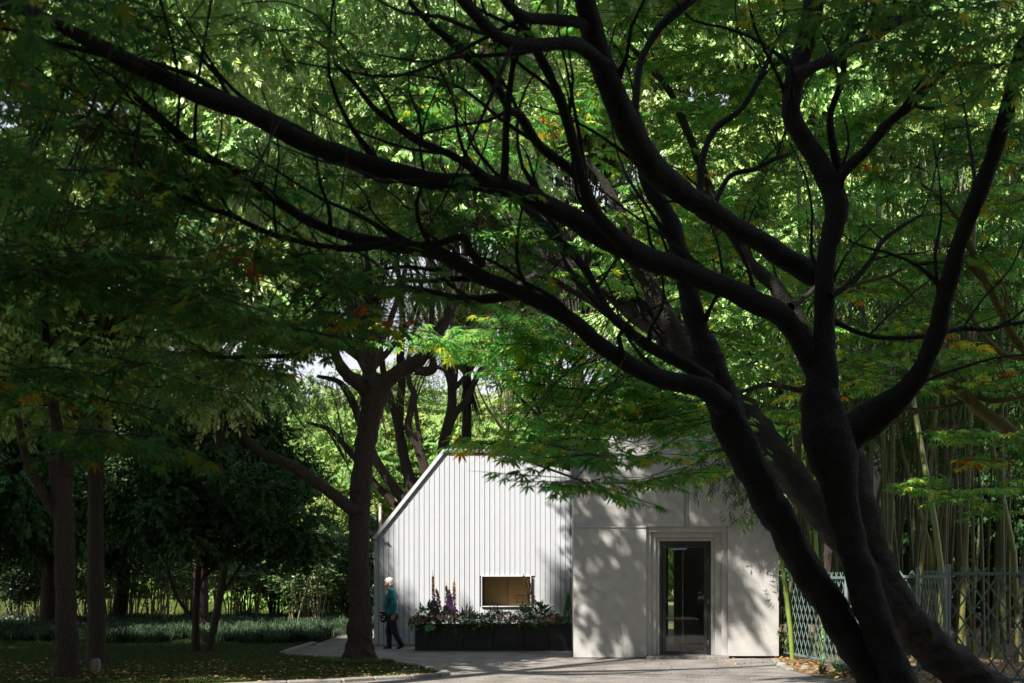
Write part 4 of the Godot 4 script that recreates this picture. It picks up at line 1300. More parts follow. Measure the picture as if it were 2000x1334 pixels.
	limb(t, "branch", m, 35, 35.2, [882, 780, 18, 888, 720, 17, 893, 670, 16, 896, 600, 12, 905, 500, 8], 12, 0.1, keep)
	parts = foliage_parts(2)
	tw = Scatter.new()
	for q in [[900, 590, 2.2, 0.8, 1.8, 7], [1010, 660, 1.8, 0.7, 1.6, 4], [840, 540, 1.8, 0.8, 1.8, 6]]:
		crown(parts, tw, at(q[0] - 30.0, q[1] + 110.0, 35), at(q[0], q[1], 35), Vector3(q[2], q[3], q[4]), q[5], 30, 0.8, Color(0.28, 0.38, 0.12), 430 + q[0], 0.9, 0.2, 1.0)
	leaf_mass(parts, willow, M.leaf, t)
	strew("twigs", tw, unit_twig(), M.twig, t)
	var label := "small brown trunk rising behind the white house's right roof slope"
	for q in [[1046, 39.0, 13.0, label], [1103, 38.0, 26.0, "thicker brown trunk rising behind the join of the two houses"], [978, 44.0, 9.0, "thin brown trunk far behind the white house's ridge"]]:
		var foot := Vector3((q[0] - CX) / F * q[1], 0, -q[1])
		make_tree("far_tree", q[3], foot, 13.0, q[2] * 0.5 / F * q[1], Vector2(0.3, 0), [[Vector3(0.4, 12.5, 0), Vector3(2.4, 1.6, 2.2), 14]], BROADLEAF, 450 + int(q[0]), big, M.leaf_thick, m, 1.0, 60, 0.9)
	# the far edge of the lawn
	var coarse := [sprig(21, 22, 1.0, 0.24, 0.06, 0.5), sprig(22, 24, 1.1, 0.26, 0.06, 0.6)]
	var a := make_tree("distant_tree", "light green tree beyond the lawn", Vector3(-40, 0, -70), 12.0, 0.25, Vector2(0.3, 0), [[Vector3(0, 5.5, 0), Vector3(5.0, 3.6, 3.5), 34], [Vector3(1.5, 9.0, 0), Vector3(3.6, 2.6, 3.0), 20], [Vector3(-1, 2.6, 0.5), Vector3(4.5, 1.4, 3.0), 16]], Color(0.31, 0.44, 0.14), 470, coarse, M.leaf, m, 0.95, 75, 1.3, false, "trees along the far edge of the lawn")
	var b := make_tree("distant_tree", "deeper green tree beyond the lawn", Vector3(-30, 0, -76), 11.0, 0.25, Vector2(-0.3, 0), [[Vector3(0, 5.0, 0), Vector3(4.4, 3.4, 3.5), 32], [Vector3(-1.0, 8.2, 0), Vector3(3.0, 2.2, 3.0), 18], [Vector3(1, 2.4, 0.5), Vector3(4.0, 1.3, 3.0), 14]], BROADLEAF, 480, coarse, M.leaf, m, 0.95, 75, 1.3, false, "trees along the far edge of the lawn")
	var r := seeded(77)
	var places := []
	for k in 17:
		places.append(Vector3(-50 + k * 4.6 + r.randf_range(-1, 1), 0, -66 - r.randf_range(0, 22)))
	for q in [[590, 50], [660, 54], [730, 48], [800, 56], [880, 50], [950, 55], [1030, 49], [1110, 53]]:
		places.append(Vector3((q[0] - CX) / F * q[1], -1.0, -q[1]))
	for k in places.size():
		var o := dup(a if k % 2 else b, places[k], r.randf() * TAU, "", r.randf_range(0.85, 1.15))
		if k >= 17:
			o.scale = Vector3(1.0, 0.92, 1.0) * r.randf_range(0.9, 1.08)
			o.set_meta("label", ["pale green tree behind the dark evergreen's right edge", "fresh green tree framed left of the middle trunk", "pale tree right behind the middle trunk", "fresh green tree over the white house's left eave", "pale green tree behind the white roof's slope", "fresh green tree behind the white roof's flat ridge", "pale tree behind the white roof's right slope", "fresh green tree behind the pavilion's left gable edge"][k - 17])
			o.set_meta("group", "trees close behind the white house")
		else:
			o.set_meta("label", String(o.get_meta("label")) + [", behind the left trunks", ", behind the shrub row", ", far behind the houses"][clampi(int((places[k].x + 50) / 18.0), 0, 2)])
	# dense dark trees at the left edge and behind the bamboo
	var dark := make_tree("dark_tree", "dense dark tree at the left edge behind the lawn trees", at(-60, 1240, 30) * Vector3(1, 0, 1), 9.0, 0.2, Vector2(0.2, 0), [[Vector3(0, 4.6, 0), Vector3(3.2, 2.2, 2.6), 44], [Vector3(0.3, 7.5, 0), Vector3(2.6, 1.8, 2.4), 24]], EVERGREEN, 490, big, M.leaf_matte, M.dark_bark, 1.05, 70, 0.85)
	var q2 := 0
	for q in [[90, 33.0, "dense dark tree seen between the two left trunks"], [230, 36.0, "dense dark tree behind the straight blackish trunk"], [-260, 27.0, "dense dark tree outside the left edge"], [1640, 37.0, "dark tree behind the bamboo beside the pavilion"], [1780, 35.0, "dark tree in the middle behind the bamboo"], [1920, 38.0, "dark tree at the right behind the bamboo"], [2090, 34.0, "dark tree outside the right edge behind the bamboo"], [1710, 42.0, "dark tree deepest behind the bamboo"], [1990, 43.0, "dark tree deep at right behind the bamboo"], [1560, 41.0, "dark tree behind the pavilion's right corner"], [1850, 45.0, "dark tree far behind the fence post"]]:
		q2 += 1
		dup(dark, Vector3((q[0] - CX) / F * q[1], -0.3 if q2 < 4 else -1.6, -q[1]), q2 * 1.3, q[2], 1.0 if q2 < 4 else 1.15)

func shade_trees() -> void:   # the trees that keep the sun off the foreground; they stand behind and beside the camera
	var coarse := [sprig(31, 12, 0.8, 0.3, 0.085, 0.5), sprig(32, 12, 0.85, 0.32, 0.08, 0.5)]
	var m: Material = M.furrowed_bark
	var dark := BROADLEAF
	make_tree("shade_tree", "tall dense tree beside the viewer on the left", Vector3(-6.5, 0, 3.5), 13.0, 0.32, Vector2(0.6, -1.4), [[Vector3(0.0, 10.5, -0.9), Vector3(4.5, 2.2, 3.2), 48], [Vector3(-3.5, 8.0, 0.5), Vector3(4.0, 3.0, 4.0), 50]], dark, 501, coarse, M.leaf_thick, m, 1.0, 75, 1.0)
	make_tree("shade_tree", "tall dense tree beside the viewer on the right", Vector3(5.5, 0, 4.5), 13.0, 0.3, Vector2(-0.5, -1.0), [[Vector3(-1.5, 10.8, -3.0), Vector3(4.6, 2.6, 4.0), 90], [Vector3(2.5, 7.5, -1.0), Vector3(3.5, 2.5, 4.0), 40], [Vector3(-7.4, 10.2, -7.3), Vector3(1.2, 1.0, 1.6), 16]], dark, 502, coarse, M.leaf_thick, m, 1.0, 75, 1.0)
	make_tree("shade_tree", "high crowned tree left of the viewer that dapples the pavilion", Vector3(-10.5, 0, -9.0), 19.0, 0.3, Vector2(2.2, -1.4), [[Vector3(6.7, 11.3, -6.0), Vector3(2.7, 2.1, 1.1), 22], [Vector3(7.0, 14.0, 4.0), Vector3(3.8, 1.6, 2.6), 8]], dark, 503, coarse, M.leaf_thick, m, 0.5, 34, 0.55, true)
	make_tree("shade_tree", "tall dense tree added beyond the right edge to shade the bamboo", Vector3(9.0, 0, -6.0), 20.0, 0.32, Vector2(-4.5, -3.0), [[Vector3(-10.2, 16.8, -6.5), Vector3(4.6, 1.8, 2.8), 64], [Vector3(-8.0, 9.4, -4.4), Vector3(2.8, 1.2, 2.0), 30]], dark, 506, coarse, M.leaf_thick, m, 1.0, 60, 1.0, true)  # unseen tree, added to darken the bamboo
	make_tree("shade_tree", "spreading tree at the left that shades the front lawn", Vector3(-14.0, 0, -10.0), 15.0, 0.32, Vector2(1.0, -0.3), [[Vector3(1.0, 9.0, -3.0), Vector3(5.5, 2.4, 3.5), 42], [Vector3(-2.0, 8.0, 2.0), Vector3(4.5, 3.0, 4.0), 24], [Vector3(-3.0, 8.8, -7.0), Vector3(4.5, 2.2, 3.0), 34]], dark, 504, coarse, M.leaf_thick, m, 1.0, 60, 1.1, true)
	make_tree("shade_tree", "very tall tree far out on the left that shades the white house's lower corners", Vector3(-18.0, 0, -8.0), 22.0, 0.34, Vector2(0.6, -0.6), [[Vector3(0.3, 20.3, -2.0), Vector3(1.3, 1.2, 1.4), 17], [Vector3(4.0, 21.0, -2.0), Vector3(1.0, 1.1, 1.4), 12]], dark, 507, coarse, M.leaf_thick, m, 0.8, 75, 0.6, true)
	var low := make_tree("shade_tree", "low spreading tree in the row behind the viewer", Vector3(-12, 0, 13), 10.0, 0.28, Vector2(0.2, 0), [[Vector3(0, 6.5, 0), Vector3(4.6, 3.4, 4.0), 60], [Vector3(0, 3.0, 0), Vector3(3.8, 1.6, 3.4), 30]], dark, 505, coarse, M.leaf_thick, m, 1.0, 60, 1.1, false, "row of low trees behind the viewer")
	for q in [[0.5, 19.0, 0.4], [10.0, 15.0, 1.7], [-4.5, 23.0, 2.2], [5.5, 24.0, 4.0], [15.0, 4.0, 3.0], [-17.0, 3.0, 5.0], [14.0, -6.0, 0.9], [-8.0, 12.0, 1.1], [4.5, 13.0, 5.2], [-10.5, 0.5, 3.3], [0.5, 9.0, 2.9], [-24.0, 14.0, 0.2], [-2.0, 30.0, 0.2], [8.0, 32.0, 1.2], [18.0, 22.0, 2.2], [-13.0, 26.0, 3.2]]:
		dup(low, Vector3(q[0], 0, q[1]), q[2])
	# white bollards far behind the viewer, mirrored in the door
	for k in 8:
		var x: float = [0.0, 0.42, 0.9, 1.6, 2.3, 3.5, 3.85, 5.1][k]
		var o := thing("bollard", "low white bollard across the yard behind the viewer", "bollard", Vector3(1.6 + x, 0, 16.0), "white bollards mirrored in the door")
		var g := Geo.new()
		g.tube([o.position, o.position + Vector3(0, 0.62, 0)], [0.05, 0.05], 10)
		obj("post", g, M.trim_metal, o)
		var c := Geo.new()
		c.ball(o.position + Vector3(0, 0.63, 0), Vector3(0.055, 0.03, 0.055))
		obj("cap", c, M.trim_metal, o)

# ------------------------------------------------------------------ bamboo and fence
func culm_mesh(sd: int, high: float, rad: float, bend: float, tint: Color) -> ArrayMesh:
	var r := seeded(sd)
	var g := Geo.new()
	var way := []
	var rr := []
	var y := 0.0
	var k := 0
	var tones := []
	while y < high:
		var seg := 0.26 + 0.1 * minf(1.0, y / 3.0)
		for q in [[0.0, 1.0], [0.012, 1.13], [0.03, 0.98], [seg - 0.012, 1.0]]:
			var h: float = y + q[0]
			var t := h / high
			way.append(Vector3(bend * t * t * high, h, bend * 0.3 * sin(t * 3.0)))
			rr.append(rad * (1.0 - 0.6 * t) * q[1])
			tones.append(r.randf_range(0.8, 1.2) if q[0] == 0.0 else -1.0)
		y += seg
		k += 1
	g.tube(way, rr, 7)
	var tone := 1.0
	for j in way.size():
		if tones[j] > 0.0:
			tone = tones[j]
		var pale := 1.6 if j % 4 == 1 else 1.0
		for s in 8:
			g.c[j * 8 + s] = Color(tint.r * tone * pale, tint.g * tone * pale, tint.b * tone * pale * 1.1)
	return g.mesh()

func bamboo() -> void:
	var r := seeded(601)
	var kinds := []
	for k in 7:
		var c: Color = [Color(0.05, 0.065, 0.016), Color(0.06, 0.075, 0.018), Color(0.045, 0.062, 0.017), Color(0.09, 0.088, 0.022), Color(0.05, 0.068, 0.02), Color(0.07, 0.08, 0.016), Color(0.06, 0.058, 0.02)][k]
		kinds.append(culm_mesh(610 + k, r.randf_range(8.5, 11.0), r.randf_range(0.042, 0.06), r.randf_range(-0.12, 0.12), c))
	var shown := 0
	var heads := []
	while shown < 125:
		var d := 20.5 + 10.0 * pow(r.randf(), 1.2)
		var px := r.randf_range(1535, 2150)
		var p := Vector3((px - CX) / F * d, 0, -d)
		if p.x < 4.6 or (d < 21.5 and px < 1700):
			continue
		shown += 1
		var o := MeshInstance3D.new()
		o.name = numbered("bamboo_culm")
		o.mesh = kinds[r.randi() % 7]
		o.material_override = M.bamboo_skin
		add_child(o, true)
		o.position = p
		o.rotation = Vector3(r.randf_range(-0.06, 0.1), r.randf() * TAU, r.randf_range(-0.1, 0.1))
		var s := r.randf_range(0.75, 1.15)
		o.scale = Vector3(s, r.randf_range(0.85, 1.1), s)
		var by := "beside the pavilion's right side" if px < 1640 else ("behind the black maple trunks" if px < 1760 else ("left of the right fence post" if px < 1850 else "behind the wide fence at the right edge"))
		tag(o, "upright green bamboo culm among its like " + by, "bamboo", "bamboo culms " + by)
		heads.append(o.transform)
	# the few that stand out
	for q in [
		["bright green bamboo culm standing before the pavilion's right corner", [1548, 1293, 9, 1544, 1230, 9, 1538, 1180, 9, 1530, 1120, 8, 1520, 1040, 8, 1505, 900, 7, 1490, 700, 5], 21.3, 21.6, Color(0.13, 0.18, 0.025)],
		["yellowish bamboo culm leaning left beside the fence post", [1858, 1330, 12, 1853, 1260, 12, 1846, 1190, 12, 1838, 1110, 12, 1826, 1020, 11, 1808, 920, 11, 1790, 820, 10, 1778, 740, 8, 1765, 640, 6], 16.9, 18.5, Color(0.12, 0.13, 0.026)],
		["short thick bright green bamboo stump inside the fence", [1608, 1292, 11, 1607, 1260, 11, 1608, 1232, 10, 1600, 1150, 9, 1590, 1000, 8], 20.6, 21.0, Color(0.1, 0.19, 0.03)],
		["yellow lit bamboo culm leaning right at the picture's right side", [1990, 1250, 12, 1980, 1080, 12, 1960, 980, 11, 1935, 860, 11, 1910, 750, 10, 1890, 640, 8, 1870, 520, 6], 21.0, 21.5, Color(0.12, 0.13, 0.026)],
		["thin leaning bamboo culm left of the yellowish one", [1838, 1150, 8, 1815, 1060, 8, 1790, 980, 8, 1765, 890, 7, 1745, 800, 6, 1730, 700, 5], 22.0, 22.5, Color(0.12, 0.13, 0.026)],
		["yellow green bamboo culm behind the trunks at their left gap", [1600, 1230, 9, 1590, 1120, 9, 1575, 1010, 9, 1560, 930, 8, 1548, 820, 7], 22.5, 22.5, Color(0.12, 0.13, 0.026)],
	]:
		var run: Array = q[1]
		var count := run.size() / 3
		var way := []
		var rr := []
		for k in count:
			var d := lerpf(q[2], q[3], float(k) / (count - 1))
			way.append(at(run[k * 3], run[k * 3 + 1], d))
			rr.append(run[k * 3 + 2] * 0.5 / F * d)
		way[0].y = minf(way[0].y, 0.0)
		var path := []
		var rad := []
		for k in way.size() - 1:
			var steps := maxi(2, int((way[k + 1] - way[k]).length() / 0.3))
			for s in steps:
				for e in [[0.0, 1.12], [0.05, 1.0], [0.95, 1.0]]:
					path.append(way[k].lerp(way[k + 1], (s + e[0]) / steps))
					rad.append(lerpf(rr[k], rr[k + 1], (s + e[0]) / steps) * e[1])
		var g := Geo.new()
		g.tint = q[4]
		g.tube(path, rad, 9)
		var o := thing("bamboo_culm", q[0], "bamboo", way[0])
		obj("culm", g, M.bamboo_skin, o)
	var hd := thing("hedge", "dense dark hedge added behind the bamboo stand to darken its gaps", "hedge", Vector3((1850 - CX) / F * 38.0, 0, -38.0))  # added to block light leaking between the culms
	var hp := foliage_parts(2)
	for k in 15:
		var c := Vector3(7.2 + k * 1.0, 0, -38.0 - 0.15 * k)
		for y in [0.7, 2.0, 3.3]:
			crown(hp, null, c, c + Vector3(0, y, 0), Vector3(0.7, 0.7, 0.7), 4, 34, 0.6, EVERGREEN, 660 + k * 3 + int(y), 1.0, 0.1, 0.2)
	var hs := [sprig(43, 13, 0.42, 0.13, 0.034, 0.3), sprig(44, 12, 0.4, 0.12, 0.034, 0.2)]
	leaf_mass(hp, hs, M.leaf_matte, hd)
	var hg := Geo.new()
	for k in 15:
		hg.tube([Vector3(7.2 + k, -0.1, -38.0 - 0.15 * k), Vector3(7.3 + k, 3.0, -38.0 - 0.15 * k)], [0.05, 0.02], 6)
	tag(obj("stems", hg, M.dark_bark, hd), "", "", "", "stuff")
	# leaves of the stand: one mass overhead, thin sprays lower down
	var sp := [sprig(641, 9, 0.5, 0.2, 0.016, 0.9), sprig(642, 8, 0.45, 0.22, 0.018, 0.8)]
	var parts := foliage_parts(2)
	for h in heads:
		for k in 30:
			var y := r.randf_range(4.2, 9.5)
			var p: Vector3 = h * Vector3(0, y, 0) + Vector3(r.randfn() * 0.5, r.randfn() * 0.3, r.randfn() * 0.5)
			var b := Basis.from_euler(Vector3(r.randf_range(-0.9, 0.2), r.randf() * TAU, r.randf_range(-0.5, 0.5)))
			var u := r.randf_range(0.7, 1.3)
			var s := r.randf_range(0.8, 1.4)
			parts[k % 2].add(Transform3D(b.scaled_local(Vector3(s, s, s)), p), Color(0.07 * u, 0.14 * u, 0.035 * u))
	for k in 230:   # the spray that hangs by the pavilion's corner and throws its shadow on the wall
		var c: Vector3 = [at(1425, 915, 20.95), at(1480, 970, 20.9), at(1450, 870, 20.7), at(1500, 800, 20.8)][k % 4]
		var p := c + Vector3(r.randfn() * 0.3, r.randfn() * 0.25, r.randfn() * 0.2)
		var b := Basis.from_euler(Vector3(r.randf_range(-1.2, -0.2), r.randf() * TAU, 0))
		parts[k % 2].add(Transform3D(b.scaled_local(Vector3.ONE * 0.7), p), Color(0.07, 0.13, 0.03))
	for k in 2:
		tag(strew("bamboo_foliage", parts[k], sp[k], M.leaf), ["narrow bamboo leaves hanging in a mass over the culms", "second layer of narrow bamboo leaves over the culms"][k], "", "", "stuff")

func lattice(label: String, a: Vector3, b: Vector3, high: float, pitch: float, posts: Array) -> void:
	var t := thing("lattice_fence", label, "fence", Vector3(a.x, 0, a.z))
	var dir := (b - a)
	dir.y = 0
	var l := dir.length()
	dir = dir / l
	var turn := Basis(dir, Vector3.UP, dir.cross(Vector3.UP))
	var place := func(u: float, y: float, w: float) -> Vector3: return a * Vector3(1, 0, 1) + dir * u + Vector3(0, y, 0) + dir.cross(Vector3.UP) * w
	var lo := 0.08
	var rise := (high - lo) * 0.68     # how far a slat runs sideways on its way up
	var r := seeded(int(a.x * 100))
	for way in [1.0, -1.0]:
		var u := -rise + pitch * 0.3
		while u < l:
			var u0 := u
			var u1 := u + rise
			var y0 := lo
			var y1 := high + 0.06
			var c0 := clampf(u0, 0, l)
			var c1 := clampf(u1, 0, l)
			if c1 - c0 > 0.06:
				var ya := lerpf(y0, y1, (c0 - u0) / rise)
				var yb := lerpf(y0, y1, (c1 - u0) / rise)
				if way < 0:
					var s := ya
					ya = y1 + y0 - s
					yb = y1 + y0 - yb
				var p: Vector3 = place.call(c0, ya, 0.007 * way)
				var q: Vector3 = place.call(c1, yb, 0.007 * way)
				var x := (q - p).normalized()
				var z := dir.cross(Vector3.UP)
				var g := Geo.new()
				g.box((p + q) / 2, Vector3((q - p).length(), 0.026, 0.009), 0.002, Basis(x, z.cross(x), z))
				obj("slat", g, M.fence_green, t)
			u += pitch * r.randf_range(0.94, 1.06)
	for y in [0.12, high - 0.03]:
		var g := Geo.new()
		g.box(place.call(l / 2, y, 0.026), Vector3(l, 0.045, 0.022), 0.003, turn)
		obj("rail", g, M.fence_green, t)
	for u in posts:
		var g := Geo.new()
		g.tube([place.call(u, -0.1, 0.06), place.call(u, high + 0.1, 0.06)], [0.034, 0.034], 12, 1, null, 0, 0.4, true)
		obj("post", g, M.fence_post, t)

func fences() -> void:
	var p0 := at(1522, 0, 22.2)
	var p1 := at(1652, 0, 18.9)
	var p2 := at(1800, 0, 18.2)
	var p3 := at(1853, 0, 16.5)
	var p4 := at(2160, 0, 15.6)
	lattice("weathered green lattice fence beside the pavilion's right corner", p0, p1, 1.6, 0.21, [0.02])
	lattice("green lattice fence stretch hidden mostly behind the maple trunks", p1, p2, 1.62, 0.21, [0.03])
	lattice("green lattice fence stretch seen nearly edge on left of the post", p2, p3, 1.62, 0.21, [0.03])
	lattice("wide green lattice fence at the right edge with the leaning culm's post", p3, p4, 1.66, 0.235, [0.0, 1.9])
	var tie := thing("wire_tie", "pale wire tie wound round the fence post at the right", "wire", at(1856, 1165, 16.5))
	var g := Geo.new()
	var way := []
	for k in 26:
		var a := k * 0.9
		way.append(tie.position + Vector3(cos(a) * 0.05, 0.002 * k - 0.02, sin(a) * 0.05 - 0.05))
	var rr := []
	rr.resize(26)
	rr.fill(0.006)
	g.tube(way, rr, 5)
	obj("wire", g, M.trim_metal, tie)
	var c := at(1713, 845, 24.0)
	var pole := thing("lamp_pole", "pale grey round pole behind the twin maple trunks", "pole", Vector3(c.x, 0, c.z))
	var pg := Geo.new()
	pg.tube([Vector3(c.x, 0, c.z), Vector3(c.x, c.y, c.z)], [0.085, 0.075], 16)
	obj("shaft", pg, M.pole_paint, pole)
	var cg := Geo.new()
	cg.box(Vector3(c.x, 0.06, c.z), Vector3(0.3, 0.12, 0.3), 0.02)
	obj("foot", cg, M.pole_paint, pole)
	c = at(743, 986, 34.5)
	pole = thing("post", "slim cream post behind the white house's left eave", "post", Vector3(c.x, 0, c.z))
	pg = Geo.new()
	pg.tube([Vector3(c.x, 0, c.z), Vector3(c.x, c.y, c.z)], [0.05, 0.048], 12)
	obj("shaft", pg, mat("cream_paint", lin(0.62, 0.58, 0.42), 0.6), pole)
	cg = Geo.new()
	cg.tube([Vector3(c.x, c.y - 0.01, c.z), Vector3(c.x, c.y + 0.03, c.z)], [0.058, 0.05], 12)
	obj("cap", cg, M.cream_paint, pole)

# ------------------------------------------------------------------ planter and its plants
func mound(sd: int, mid: Vector3, size: Vector3, count: int, leaf: float, wide: float, tint: Color, droop := 0.3) -> Geo:
	var r := seeded(sd)
	var g := Geo.new()
	for k in count:
		var d := Vector3(r.randfn(), absf(r.randfn()) - 0.25, r.randfn()).normalized()
		var p := mid + d * size * r.randf_range(0.55, 1.05)
		var dir := (d + Vector3(r.randf_range(-0.6, 0.6), r.randf_range(-0.4, 0.6) - droop, r.randf_range(-0.6, 0.6))).normalized()
		var b := Basis.looking_at(dir, Vector3.UP if absf(dir.y) < 0.95 else Vector3.RIGHT)
		var l := leaf * r.randf_range(0.65, 1.25)
		var w := wide * r.randf_range(0.7, 1.2)
		var s := r.randf_range(0.6, 1.5)
		g.tint = Color(tint.r * s * r.randf_range(0.8, 1.25), tint.g * s, tint.b * s)
		g.face([p, p + b * Vector3(-w, l * 0.1, -l * 0.5), p + b * Vector3(0, 0, -l)], b.y)
		g.face([p, p + b * Vector3(w, l * 0.1, -l * 0.5), p + b * Vector3(0, 0, -l)], b.y)
	return g

func blossoms(sd: int, mid: Vector3, size: Vector3, count: int, wide: float, tints: Array) -> Geo:
	var r := seeded(sd)
	var g := Geo.new()
	for k in count:
		var d := Vector3(r.randfn(), absf(r.randfn()) * 0.9, r.randfn() + 0.4).normalized()
		var p := mid + d * size * r.randf_range(0.95, 1.15)
		var b := Basis.looking_at(-(d + Vector3(0, 0.3, 0.6)).normalized(), Vector3.UP)
		var c: Color = tints[r.randi() % tints.size()]
		var s := r.randf_range(0.75, 1.2)
		g.tint = Color(c.r * s, c.g * s, c.b * s)
		for m in 5:
			var a := TAU * m / 5 + r.randf() * 0.3
			var w := wide * r.randf_range(0.8, 1.15)
			g.face([p, p + b * Vector3(cos(a - 0.45) * w, sin(a - 0.45) * w, 0.25 * w), p + b * Vector3(cos(a) * w * 1.25, sin(a) * w * 1.25, 0.15 * w), p + b * Vector3(cos(a + 0.45) * w, sin(a + 0.45) * w, 0.25 * w)], d)
	return g

func planter() -> void:
	var z := -23.9
	var rim := 0.57
	var x0 := -3.15
	var x1 := 0.175
	var t := thing("planter_box", "long black metal planter box against the white house", "planter", Vector3((x0 + x1) / 2, 0, z))
	var widths := [0.28, 0.26, 0.5, 0.62, 0.66, 0.52, 0.485]
	var x := x0
	var r := seeded(700)
	for w in widths:
		var g := Geo.new()
		g.box(Vector3(x + w / 2, rim / 2, z - 0.012 + r.randf_range(-0.006, 0.006)), Vector3(w - 0.006, rim, 0.022), 0.004)
		obj("front_panel", g, M.planter_black, t)
		x += w
	var g := Geo.new()
	g.box(Vector3(x0 + 0.01, rim / 2, z - 0.35), Vector3(0.02, rim - 0.004, 0.63), 0.003)
	g.box(Vector3(x1 - 0.01, rim / 2, z - 0.35), Vector3(0.02, rim - 0.004, 0.63), 0.003)
	obj("end_panel", g, M.planter_black, t)
	g = Geo.new()
	g.box(Vector3((x0 + x1) / 2, rim / 2, z - 0.68), Vector3(x1 - x0, rim - 0.008, 0.02), 0.003)
	obj("back_panel", g, M.planter_black, t)
	g = Geo.new()
	g.box(Vector3((x0 + x1) / 2, rim - 0.09, z - 0.35), Vector3(x1 - x0 - 0.05, 0.08, 0.6))
	obj("soil", g, M.bed_soil, t)
	# spikes
	foxglove("tall foxglove with purple bells below and dry tan tips above, leftmost in the planter", at(852, 1216, 24.2), [at(849, 1198, 24.2), at(847, 1160, 24.2), at(845, 1113, 24.2)], 0.42, Color(0.28, 0.05, 0.3), 1)
	foxglove("thin bent foxglove stalk gone to seed beside the purple one", at(860, 1216, 24.3), [at(858, 1190, 24.3), at(856, 1165, 24.3), at(851, 1147, 24.3)], 0.0, Color(0.3, 0.1, 0.2), 2)
	foxglove("pale pink foxglove with a dry tan top, second clump in the planter", at(876, 1216, 24.2), [at(874, 1195, 24.2), at(873, 1165, 24.2), at(871, 1138, 24.2)], 0.35, Color(0.5, 0.2, 0.45), 3)
	foxglove("short pink foxglove between two taller ones", at(880, 1216, 24.1), [at(879, 1195, 24.1), at(878, 1170, 24.1), at(877, 1146, 24.1)], 0.85, Color(0.55, 0.25, 0.5), 4)
	foxglove("slender foxglove with a tan tip right of the pink ones", at(887, 1216, 24.3), [at(887, 1195, 24.3), at(887, 1160, 24.3), at(887, 1129, 24.3)], 0.12, Color(0.45, 0.18, 0.4), 5)
	foxglove("drooping tan foxglove crossing the window's lower right corner", at(1050, 1212, 24.2), [at(1045, 1180, 24.2), at(1036, 1148, 24.2), at(1031, 1126, 24.2)], 0.0, Color(0.4, 0.2, 0.1), 6)
	foxglove("leaning tan foxglove in front of the window's right edge", at(1034, 1212, 24.3), [at(1033, 1180, 24.3), at(1028, 1142, 24.3), at(1021, 1119, 24.3)], 0.0, Color(0.4, 0.2, 0.1), 7)
	var pinks := [Color(0.55, 0.14, 0.16), Color(0.6, 0.3, 0.3), Color(0.5, 0.1, 0.14), Color(0.62, 0.42, 0.4)]
	var k := 0
	for q in [
		[822, 1213, 0.22, 0.1, "dusky pink flowering mound at the planter's left end", Color(0.3, 0.08, 0.1)],
		[853, 1207, 0.24, 0.13, "bright pink flowering mound under the purple foxglove", null],
		[876, 1206, 0.22, 0.14, "salmon pink flowering mound under the pale foxgloves", null],
		[984, 1206, 0.26, 0.12, "pink flowering mound below the window", null],
		[1008, 1211, 0.2, 0.08, "pale pink flowering mound just right of the one below the window", null],
		[1072, 1209, 0.28, 0.1, "low pink flowering mound near the planter's right end", null],
	]:
		k += 1
		var c := at(q[0], q[1] + 4.0, 24.1)
		c.z += 0.1
		var p := thing("flowering_plant", q[4], "flowers", c - Vector3(0, 0.1, 0), "pink flowering plants in the planter")
		obj("foliage", mound(720 + k, c, Vector3(q[2] * 1.1, q[3] * 1.2, 0.24), 260, 0.08, 0.022, Color(0.085, 0.17, 0.045)), M.leaf_thick, p)
		obj("blossoms", blossoms(740 + k, c + Vector3(0, 0.02, 0.04), Vector3(q[2], q[3], 0.22), 80, 0.019, [q[5]] if q[5] != null else pinks), M.petal, p)
	for q in [
		[808, 1212, 0.1, 0.1, 90, 0.09, 0.015, 0.6, "light green tuft hanging over the planter's left end", Color(0.144, 0.272, 0.080)],
		[840, 1203, 0.3, 0.24, 170, 0.13, 0.02, 0.2, "dark green rosette at the foot of the purple foxglove", Color(0.064, 0.160, 0.056)],
		[846, 1216, 0.16, 0.1, 26, 0.24, 0.06, 0.6, "broad pale leaved plant hanging over the rim under the purple foxglove", Color(0.112, 0.224, 0.080)],
		[905, 1210, 0.26, 0.14, 240, 0.08, 0.02, 0.5, "small leaved trailing plant left of the middle of the planter", Color(0.096, 0.192, 0.064)],
		[932, 1212, 0.28, 0.15, 260, 0.09, 0.024, 0.5, "fresh green trailing plant in the middle of the planter", Color(0.128, 0.240, 0.072)],
		[958, 1213, 0.24, 0.14, 220, 0.09, 0.022, 0.5, "darker trailing plant left of the window's pink mound", Color(0.072, 0.160, 0.056)],
		[1024, 1203, 0.14, 0.24, 170, 0.1, 0.014, -0.2, "feathery dark green shrub at the window's right corner", Color(0.064, 0.144, 0.048)],
		[1040, 1216, 0.26, 0.16, 240, 0.08, 0.02, 0.6, "green trailing plant spilling low under the window's right corner", Color(0.096, 0.208, 0.064)],
		[1060, 1201, 0.2, 0.2, 60, 0.17, 0.045, 0.0, "broad leaved dark plant right of the feathery shrub", Color(0.056, 0.128, 0.048)],
		[1092, 1213, 0.24, 0.12, 220, 0.08, 0.022, 0.4, "dense small leaved plant at the planter's right end", Color(0.080, 0.160, 0.064)],
		[914, 1203, 0.08, 0.16, 50, 0.2, 0.006, -0.6, "grassy lavender tuft in the planter left of the middle", Color(0.128, 0.160, 0.112)],
		[966, 1202, 0.07, 0.13, 40, 0.18, 0.006, -0.6, "second small lavender tuft near the window", Color(0.128, 0.160, 0.112)],
	]:
		k += 1
		var c := at(q[0], q[1] + 3.0, 24.1)
		c.z += 0.06
		var p := thing("planter_plant", q[8], "plant", c - Vector3(0, 0.1, 0))
